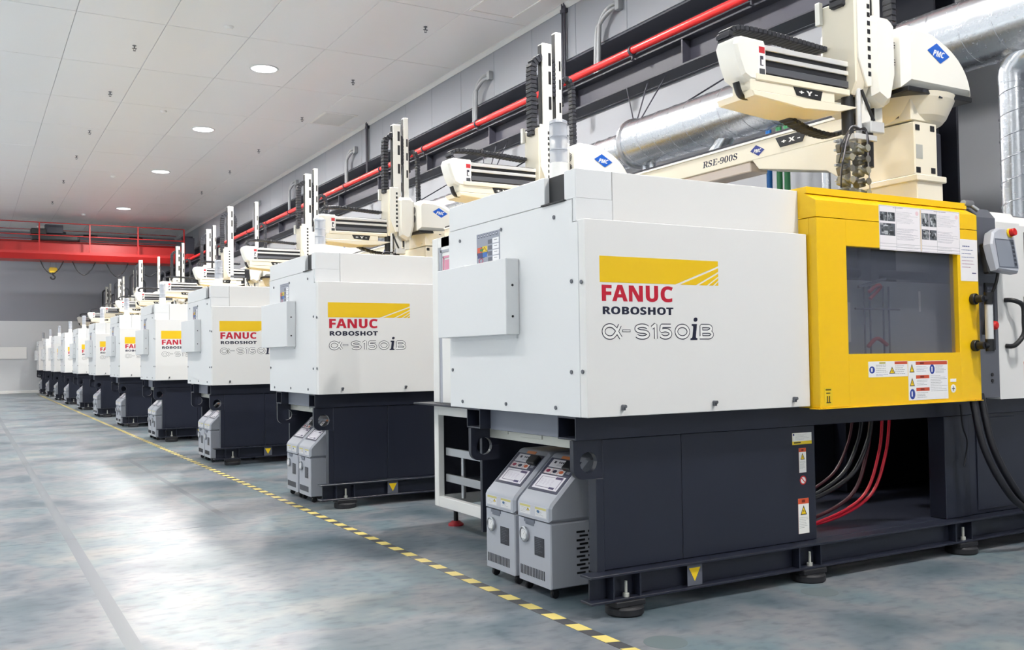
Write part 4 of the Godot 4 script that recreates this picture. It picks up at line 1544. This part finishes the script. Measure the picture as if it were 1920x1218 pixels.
	for i in 9:
		b.box(Vector3(2.664, 3.165 + i * 0.058, -0.477), Vector3(2.692, 3.197 + i * 0.058, -0.473), 0.004)
	part("rack_hole", b, K, mh)
	b = Mb.new()
	b.box(Vector3(2.665, 2.86, -0.66), Vector3(2.785, 4.66, -0.56), 0.006)
	var ma := part("main_arm", b, M.robot_white, t)
	b = Mb.new()
	b.box(Vector3(2.655, 2.86, -0.64), Vector3(2.667, 4.64, -0.58), 0.002)
	for y in [3.95, 4.22, 4.42]:
		b.box(Vector3(2.735, y, -0.562), Vector3(2.77, y + 0.14, -0.556), 0.006)
	part("arm_slot", b, K, ma)
	var top := Vector3(2.61, 4.38, -0.62)
	c = chain(curve([Vector3(2.56, 3.66, -0.62), Vector3(2.56, 4.34, -0.62), Vector3(2.60, 4.46, -0.62), Vector3(2.69, 4.51, -0.62), Vector3(2.79, 4.46, -0.62), Vector3(2.83, 4.34, -0.62), Vector3(2.80, 4.10, -0.62)], 8), Vector3.BACK, 0.11, 0.075, 0.045)
	part("cable_chain", c, M.chain_black, ma)
	# sub arm
	b = Mb.new()
	b.box(Vector3(2.83, 2.86, -0.64), Vector3(2.905, 4.77, -0.56), 0.006)
	var sa := part("sub_arm", b, M.robot_white, t)
	b = Mb.new()
	b.box(Vector3(2.824, 2.9, -0.63), Vector3(2.832, 4.75, -0.57), 0.002)
	for y in [3.9, 4.15, 4.35]:
		b.box(Vector3(2.868, y, -0.562), Vector3(2.893, y + 0.11, -0.557), 0.005)
	part("arm_slot", b, K, sa)
	c = chain(curve([Vector3(2.92, 3.98, -0.62), Vector3(2.91, 4.18, -0.62), Vector3(2.95, 4.27, -0.62), Vector3(3.01, 4.29, -0.62), Vector3(3.06, 4.22, -0.62), Vector3(3.07, 4.1, -0.62), Vector3(3.08, 3.56, -0.62)], 8), Vector3.BACK, 0.08, 0.05, 0.04)
	part("cable_chain", c, M.chain_black, sa)
	# lower end: wrist and gripper
	b = Mb.new()
	b.rod(Vector3(2.61, 2.76, -0.52), Vector3(2.61, 3.08, -0.52), 0.02, 12)
	b.box(Vector3(2.50, 2.72, -0.56), Vector3(2.72, 2.76, -0.46), 0.004)
	b.box(Vector3(2.66, 2.78, -0.56), Vector3(2.80, 2.86, -0.46), 0.008)
	var wr := part("wrist", b, M.rail_steel, t)
	b = Mb.new()
	b.rod(Vector3(2.57, 2.78, -0.58), Vector3(2.57, 3.07, -0.58), 0.04, 14)
	b.rod(Vector3(2.69, 2.55, -0.52), Vector3(2.69, 2.8, -0.52), 0.04, 12)
	b.tube(curve([Vector3(2.62, 3.07, -0.50), Vector3(2.66, 2.95, -0.48), Vector3(2.70, 2.86, -0.47)], 5), 0.012, 6)
	part("cylinder", b, K, wr)
	gripper(t)
	return t


func emblem(parent: Node3D, o: Vector3, right: Vector3, up: Vector3, dark: bool) -> void:       # blue diamond with white letters; o is its centre
	var b := Mb.new()
	var q := right.cross(up).normalized()
	var c := [o - right * 0.52 + up * 0.06, o + up * 0.5 - right * 0.08, o + right * 0.52 - up * 0.06, o - up * 0.5 + right * 0.08]
	for i in 4:
		c[i] += q * 0.0016
	b.quad(c[0], c[1], c[2], c[3], q)
	for i in 4:
		var a: Vector3 = c[i]
		var d: Vector3 = c[(i + 1) % 4]
		b.quad(a, d, d - q * 0.0016, a - q * 0.0016, q.cross(d - a).normalized())
	var e := part("emblem", b, M.emblem_blue if dark else M.vinyl_blue, parent)
	lettering("emblem_letters", "PMC", "Droid Sans", true, o - right * 0.24 - up * 0.16 + q * 0.0016, right * 0.5 - up * 0.06, up * 0.32, M.vinyl_white, e, 0.18)


func gripper(t: Node3D) -> void:
	var b := Mb.new()
	for x in [2.42, 2.57]:
		b.box(Vector3(x - 0.012, 2.32, -0.535), Vector3(x + 0.012, 2.72, -0.505), 0.002)
	for y in [2.34, 2.44, 2.54, 2.64, 2.70]:
		b.box(Vector3(2.37, y - 0.008, -0.53), Vector3(2.61, y + 0.008, -0.51), 0.002)
	b.box(Vector3(2.46, 2.40, -0.54), Vector3(2.53, 2.70, -0.528), 0.003)
	var g := part("gripper", b, M.steel, t)
	b = Mb.new()
	b.box(Vector3(-0.035, -0.03, -0.03), Vector3(0.03, 0.028, 0.03), 0.006)
	b.rod(Vector3(-0.045, 0.005, 0.02), Vector3(0.045, -0.005, 0.045), 0.009, 8)
	b.lathe([Vector2(0.0, 0.0), Vector2(0.012, 0.0), Vector2(0.012, 0.03), Vector2(0.024, 0.045), Vector2(0.024, 0.05), Vector2(0.0, 0.05)], Vector3(0, 0, 0.03), Vector3.BACK, 10)
	var cm := b.mesh()
	for i in 5:
		for j in 2:
			var c := share("clamp", cm, M.pale_clamp if (i + j) % 2 else M.grey_clamp, g, Vector3(2.41 + j * 0.155, 2.355 + i * 0.075, -0.49))
			c.rotation_degrees = Vector3(0, 0, [8, -14, 20, -6, 12][i] * (1 - 2 * j))
	var r := RandomNumberGenerator.new()
	r.seed = 77
	for i in 9:
		var x := 2.36 if i % 2 else 2.62
		var y := 2.34 + 0.04 * i
		b = Mb.new()
		b.tube(curve([Vector3(2.62 - 0.02 * (i % 3), 2.80, -0.5), Vector3(lerpf(2.6, x, 0.6), 2.76 + r.randf_range(-0.02, 0.03), -0.46), Vector3(x + r.randf_range(-0.02, 0.02), lerpf(2.7, y, 0.5), -0.45), Vector3(x + r.randf_range(-0.03, 0.03), y, -0.47)], 5), 0.005, 5)
		part("air_hose", b, M.hose_black if i % 3 else M.hose_grey, g)


# ---------------------------------------------------------------- mould temperature controller
func controller() -> Node3D:
	var t := thing("mold_temperature_controller", "", "controller", Vector3.ZERO, "mould temperature controllers in front of the bases")
	var G: Material = M.unit_grey
	var Z := Vector3.BACK
	var w := 0.36
	var b := Mb.new()
	# x from the front face back, z from 0 to w (towards the camera)
	b.prism(V2([0.006, 0.055, 0.006, 0.402, 0.62, 0.402, 0.62, 0.055]), 2, 0.008, w - 0.008, 0.006)
	var body := part("body", b, G, t)
	b = Mb.new()
	b.prism(V2([0.0, 0.41, 0.0, 0.485, 0.012, 0.507, 0.245, 0.735, 0.27, 0.742, 0.62, 0.742, 0.62, 0.41]), 2, 0.004, w - 0.004, 0.014, 0.6)
	var hd := part("hood", b, G, t)
	b = Mb.new()
	b.box(Vector3(0.025, 0.401, 0.025), Vector3(0.6, 0.411, w - 0.025), 0.0)
	part("neck", b, G, t)
	b = Mb.new()
	b.prism(V2([0.0, 0.385, 0.0, 0.402, 0.008, 0.402, 0.008, 0.385]), 2, 0.08, 0.19, 0.0)
	b.box(Vector3(0.003, 0.37, 0.09), Vector3(0.012, 0.4, 0.18), 0.002)
	part("latch", b, M.unit_dark_grey, body)
	# sloping face with print, black switch box
	var n := Vector3(-0.228, 0.233, 0).normalized()
	var up := Vector3(0.233, 0.228, 0).normalized()
	var o := Vector3(0.012, 0.507, 0) + up * 0.065 + n * 0.0005
	sticker("control_face", o + Z * 0.028, Z * (w - 0.056), up * 0.235, M.controller_print, hd)
	b = Mb.new()
	b.xf = Transform3D(Basis(n, up, Z), o + up * 0.155)
	b.box(Vector3(0.0, 0.0, w - 0.125), Vector3(0.03, 0.06, w - 0.035), 0.005)
	part("main_switch", b, M.black_plastic, hd)
	b = Mb.new()
	b.xf = Transform3D(Basis(n, up, Z), Vector3(0.012, 0.507, 0) + up * 0.302)
	b.box(Vector3(0.0, 0.0, 0.12), Vector3(0.0015, 0.02, 0.22), 0.0)
	part("maker_strip", b, M.orange_print, hd)
	sticker("sticker_band", Vector3(0.0, 0.425, 0.03), Z * (w - 0.06), Vector3.UP * 0.06, M.sticker_band_print, hd)
	# gauge, plate, grilles
	b = Mb.new()
	b.lathe([Vector2(0.0, 0.0), Vector2(0.038, 0.0), Vector2(0.042, 0.006), Vector2(0.042, 0.016), Vector2(0.036, 0.02), Vector2(0.036, 0.014), Vector2(0.0, 0.014)], Vector3(0.006, 0.315, 0.09), Vector3.LEFT, 24)
	var ga := part("pressure_gauge", b, M.steel, body)
	sticker("dial", Vector3(-0.0085, 0.29, 0.065), Z * 0.05, Vector3.UP * 0.05, M.gauge_print, ga)
	sticker("dark_plate", Vector3(0.0055, 0.215, 0.185), Z * 0.1, Vector3.UP * 0.1, M.dark_plate_print, body)
	b = Mb.new()
	for i in 16:
		b.box(Vector3(0.0045, 0.09, 0.03 + i * 0.0165), Vector3(0.0075, 0.14, 0.038 + i * 0.0165), 0.0)
	part("front_grille", b, M.girder_dark, body)
	b = Mb.new()
	for i in 11:
		for j in 4:
			b.box(Vector3(0.17 + j * 0.075 + (i % 2) * 0.02, 0.12 + i * 0.022, w - 0.0095), Vector3(0.225 + j * 0.075 + (i % 2) * 0.02, 0.131 + i * 0.022, w - 0.0065), 0.0)
	part("side_grille", b, M.black_plastic, body)
	b = Mb.new()
	b.disc(Vector3(0, 0.024, -0.011), Vector3.BACK, 0.024, 0.022, 16)
	b.box(Vector3(-0.018, 0.02, -0.015), Vector3(0.012, 0.052, -0.012), 0.0)
	b.box(Vector3(-0.018, 0.02, 0.012), Vector3(0.012, 0.052, 0.015), 0.0)
	b.box(Vector3(-0.03, 0.046, -0.025), Vector3(0.03, 0.056, 0.025), 0.002)
	var cm := b.mesh()
	for x in [0.05, 0.56]:
		for z in [0.045, w - 0.045]:
			share("caster", cm, M.rubber, t, Vector3(x, 0, z))
	return t


func signal_tower() -> Node3D:
	var t := thing("signal_tower", "", "signal light", Vector3(OX + 0.2, 2.2385, OZ - 0.53), "signal towers on the machine covers")
	var b := Mb.new()
	b.lathe([Vector2(0.0, 0.0), Vector2(0.066, 0.0), Vector2(0.066, 0.02), Vector2(0.052, 0.03), Vector2(0.052, 0.12), Vector2(0.0, 0.12)], Vector3.ZERO, Vector3.UP, 24)
	part("tower_base", b, M.vinyl_white, t)
	for i in 3:
		b = Mb.new()
		b.lathe([Vector2(0.05, 0.0), Vector2(0.05, 0.066), Vector2(0.046, 0.07)], Vector3(0, 0.122 + i * 0.073, 0), Vector3.UP, 24)
		part("lamp_segment", b, M.clear_plastic, t)
		b = Mb.new()
		b.disc(Vector3(0, 0.122 + i * 0.073, 0), Vector3.UP, 0.02, 0.065, 12)
		b.disc(Vector3(0, 0.190 + i * 0.073, 0), Vector3.UP, 0.051, 0.006, 24)
		part("segment_core", b, M.unit_grey, t)
	b = Mb.new()
	b.lathe([Vector2(0.051, 0.0), Vector2(0.05, 0.012), Vector2(0.03, 0.024), Vector2(0.0, 0.026)], Vector3(0, 0.341, 0), Vector3.UP, 24)
	part("tower_cap", b, M.clear_plastic, t)
	return t


func machines() -> void:
	mat("pale_clamp", rgb(140, 141, 132), 0.5)
	mat("grey_clamp", rgb(98, 99, 97), 0.45)
	mat("hose_grey", rgb(150, 150, 160), 0.4)
	mat("orange_print", rgb(206, 130, 80), 0.5)
	mat("pink_print", rgb(226, 150, 176), 0.5)
	make_prints()
	var m0 := machine()
	var r0 := robot()
	var c0 := controller()
	c0.position = Vector3(2.70, 0, -4.70)
	var d0 := copy(c0, Vector3(0, 0, -0.385), "")
	var s0 := signal_tower()
	for k in COUNT:
		var move := Vector3(0, 0, -PITCH * k)
		var who: String = ORD[k]
		var ml := "white injection moulding machine with %s, %s of the row" % ["yellow safety door" if k == 0 else "yellow logo stripe", who]
		var rl := "cream take-out robot with upright white arms on the %s machine" % who
		var cl := "grey mould temperature controller, right one of the pair at the %s machine" % who
		var dl := "grey mould temperature controller, left one of the pair at the %s machine" % who
		var sl := "unlit clear signal tower on the top cover of the %s machine" % who
		if k == 0:
			m0.set_meta("label", ml)
			r0.set_meta("label", "cream take-out robot with lettered beam and gripper over the nearest machine")
			c0.set_meta("label", cl)
			d0.set_meta("label", dl)
			s0.set_meta("label", sl)
			continue
		copy(m0, move, ml)
		var r := copy(r0, move, rl)
		copy(c0, move, cl)
		copy(d0, move, dl)
		copy(s0, move, sl)
		if k in [4, 7]:
			for n in ["main_arm", "main_arm_housing"]:
				r.get_node(n).position.x -= 0.42
		if k == COUNT - 1:        # the last beam stops short of the far wall
			r.get_node("traverse_beam").scale.z = 0.38
			r.get_node("bracket").scale.z = 0.8
		if k % 3 == 1:
			r.get_node("main_arm").position.y -= 0.03


func small_things() -> void:
	# sheets on the nearest door
	var z := OZ + 0.06
	for i in 2:
		var s := thing("instruction_sheet", ["laminated work instruction sheet on the yellow door, left one with three photos", "laminated work instruction sheet on the yellow door, right one with four photos"][i], "sheet", Vector3(OX + 2.07 + i * 0.379, 1.905, z), "work instruction sheets on the yellow door")
		sticker("paper", Vector3.ZERO, Vector3(0.374, 0, 0), Vector3(0, 0.268, 0), M["instruction_print_%s" % ["one", "two"][i]], s)
	var nt := thing("paper_notice", "white paper notice with blue lines taped to the yellow door above its handle", "notice", Vector3(OX + 2.822, 1.74, z))
	sticker("paper", Vector3.ZERO, Vector3(0.172, 0, 0), Vector3(0, 0.265, 0), M.notice_print, nt)
	# hazard tape along the machines
	var tp := thing("hazard_tape", "yellow and black dashed floor tape running along the row of machines", "tape")
	var b := Mb.new()
	b.box(Vector3(2.515, 0.0, FAR_Z + 2.0), Vector3(2.583, 0.0012, 2.0), 0.0)
	part("tape_strip", b, M.tape_black, tp)
	b = Mb.new()
	for i in 200:
		var zz := 1.9 - 0.224 * i
		b.prism(V2([2.515, zz, 2.583, zz + 0.02, 2.583, zz + 0.135, 2.515, zz + 0.115]), 1, 0.0011, 0.0022)
	part("yellow_dash", b, M.tape_yellow, tp).set_meta("kind", "stuff")
	enclosure()
	ceiling_fittings()


func enclosure() -> void:
	var t := thing("conveyor_enclosure", "white tube frame cabinet with silver shelves behind the nearest machine", "cabinet", Vector3(3.15, 0, -6.75))
	var b := Mb.new()
	var d := 1.24
	b.box(Vector3(0, 0.16, 0), Vector3(0.05, 0.93, 0.075), 0.004)
	b.box(Vector3(0, 0.16, 0.075), Vector3(0.05, 0.24, d), 0.004)
	b.box(Vector3(0, 0.86, 0.075), Vector3(0.05, 0.93, d), 0.004)
	b.box(Vector3(0, 0.16, d), Vector3(0.05, 0.93, d + 0.075), 0.004)
	b.box(Vector3(0.05, 0.16, 0), Vector3(0.9, 0.24, 0.05), 0.004)
	part("lower_frame", b, M.vinyl_white, t)
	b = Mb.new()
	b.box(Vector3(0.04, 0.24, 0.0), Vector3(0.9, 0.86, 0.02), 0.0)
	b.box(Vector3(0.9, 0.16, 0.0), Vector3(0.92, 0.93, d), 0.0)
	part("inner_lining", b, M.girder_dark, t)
	b = Mb.new()
	b.box(Vector3(-0.12, 0.94, -0.12), Vector3(0.95, 0.955, d + 0.07), 0.003)
	part("table_top", b, M.girder_dark, t)
	b = Mb.new()
	b.box(Vector3(0.0, 0.955, 0.0), Vector3(0.05, 2.22, 0.10), 0.004)
	b.box(Vector3(0.0, 0.955, 0.16), Vector3(0.03, 2.22, d), 0.004)
	b.box(Vector3(0.0, 2.14, 0.1), Vector3(0.05, 2.22, d), 0.004)
	part("upper_frame", b, M.vinyl_white, t)
	b = Mb.new()
	b.box(Vector3(0.01, 0.955, 0.1), Vector3(0.02, 2.14, 0.16), 0.0)
	part("door_seal", b, M.unit_grey, t)
	var pf := Mb.new()
	pf.box(Vector3(-0.006, 1.75, 0.16), Vector3(0.0, 2.12, 0.18), 0.0)
	pf.box(Vector3(-0.006, 2.10, 0.16), Vector3(0.0, 2.12, 0.6), 0.0)
	part("sign_frame", pf, M.unit_grey, t)
	pf = Mb.new()
	pf.box(Vector3(-0.006, 1.75, 0.2), Vector3(0.0, 2.07, 0.215), 0.0)
	pf.box(Vector3(-0.006, 2.055, 0.2), Vector3(0.0, 2.07, 0.6), 0.0)
	pf.box(Vector3(-0.004, 1.75, 0.23), Vector3(0.0, 2.04, 0.6), 0.0)
	part("pink_sign", pf, M.pink_print, t)
	for y in [0.36, 0.56]:
		b = Mb.new()
		b.box(Vector3(0.06, y, 0.12), Vector3(0.85, y + 0.012, d - 0.1), 0.002)
		b.box(Vector3(0.05, y - 0.01, 0.1), Vector3(0.07, y + 0.05, d - 0.1), 0.002)
		part("shelf", b, M.steel, t)
	b = Mb.new()
	for z in [0.3, 1.0]:
		b.rod(Vector3(0.1, 0.24, z), Vector3(0.1, 0.6, z), 0.018, 10)
		b.rod(Vector3(0.8, 0.24, z), Vector3(0.8, 0.6, z), 0.018, 10)
	part("shelf_post", b, M.steel, t)
	for q in [[0.15, 0.06], [0.15, d], [0.85, 0.06], [0.85, d]]:
		b = Mb.new()
		b.rod(Vector3(q[0], 0.03, q[1]), Vector3(q[0], 0.165, q[1]), 0.018, 10)
		var f := part("foot_stem", b, M.black_plastic, t)
		b = Mb.new()
		b.lathe([Vector2(0.0, 0.0), Vector2(0.06, 0.0), Vector2(0.06, 0.012), Vector2(0.03, 0.035), Vector2(0.0, 0.035)], Vector3(q[0], 0, q[1]), Vector3.UP, 20)
		part("foot_pad", b, M.foot_red, f)


func ceiling_fittings() -> void:
	var b := Mb.new()
	# sprinklers
	var sp := Mb.new()
	sp.disc(Vector3(0, -0.008, 0), Vector3.UP, 0.035, 0.008, 16)
	sp.rod(Vector3(0, -0.06, 0), Vector3(0, 0, 0), 0.012, 8)
	for x in [-0.016, 0.016]:
		sp.rod(Vector3(x, -0.095, 0), Vector3(x, -0.055, 0), 0.004, 6)
	sp.disc(Vector3(0, -0.10, 0), Vector3.UP, 0.024, 0.006, 12)
	sp.box(Vector3(-0.04, -0.062, -0.008), Vector3(0.04, -0.05, 0.008), 0.0)
	var spm := sp.mesh()
	for row in [[2.62, [-14.9, -18.3, -21.7, -25.6, -28.9, -33.0, -37.5], "left sprinkler row away from the wall"], [6.9, [-14.96, -18.55, -22.0, -25.9, -29.2, -33.2], "right sprinkler row close to the wall"]]:
		var zs: Array = row[1]
		for i in zs.size():
			var o := MeshInstance3D.new()
			o.name = numbered("sprinkler")
			o.mesh = spm
			o.material_override = M.bolt_grey
			add_child(o)
			o.position = Vector3(row[0], CEIL_Y, zs[i])
			tag(o, "small grey ceiling sprinkler, %s along the %s" % [ORD[i], row[2]], "sprinkler", "sprinklers on the ceiling")
	# smoke detectors
	sp = Mb.new()
	sp.lathe([Vector2(0.0, -0.05), Vector2(0.05, -0.05), Vector2(0.06, -0.03), Vector2(0.075, -0.025), Vector2(0.075, 0.0)], Vector3.ZERO, Vector3.UP, 20)
	spm = sp.mesh()
	var zd := [-16.5, -22.83, -31.6, -40.2]
	for i in 4:
		var o := MeshInstance3D.new()
		o.name = numbered("smoke_detector")
		o.mesh = spm
		o.material_override = M.vinyl_white
		add_child(o)
		o.position = Vector3(3.9, CEIL_Y, zd[i])
		tag(o, "small white smoke detector on the ceiling, %s of the four" % ORD[i], "detector", "smoke detectors on the ceiling")
	# air grilles
	for i in 2:
		var t := thing("air_grille", ["square white air grille in the ceiling above the third and fourth robots", "square white ceiling hatch frame at the top edge, nearest the camera"][i], "vent", Vector3(7.2, CEIL_Y, [-22.4, -13.9][i]))
		b = Mb.new()
		var s := [0.8, 0.86][i] as float
		for q in [[0, 0, s, 0.05], [0, 1.15, s, 1.2], [0, 0.05, 0.05, 1.15], [s - 0.05, 0.05, s, 1.15]]:
			b.box(Vector3(q[0], -0.02, q[1]), Vector3(q[2], 0.0, q[3]), 0.003)
		part("frame", b, M.vinyl_white, t)
		b = Mb.new()
		b.box(Vector3(0.04, -0.006, 0.04), Vector3(s - 0.04, 0.0, 1.16), 0.0)
		part("back_plate", b, M.ceiling_panel if i else M.vent_grey, t)
		if i == 0:
			b = Mb.new()
			b.box(Vector3(0, 0, 0), Vector3(s - 0.1, 0.016, 0.012), 0.0)
			var sl := b.mesh()
			for k in 26:
				share("slat", sl, M.vinyl_white, t, Vector3(0.05, -0.02, 0.08 + 0.042 * k))
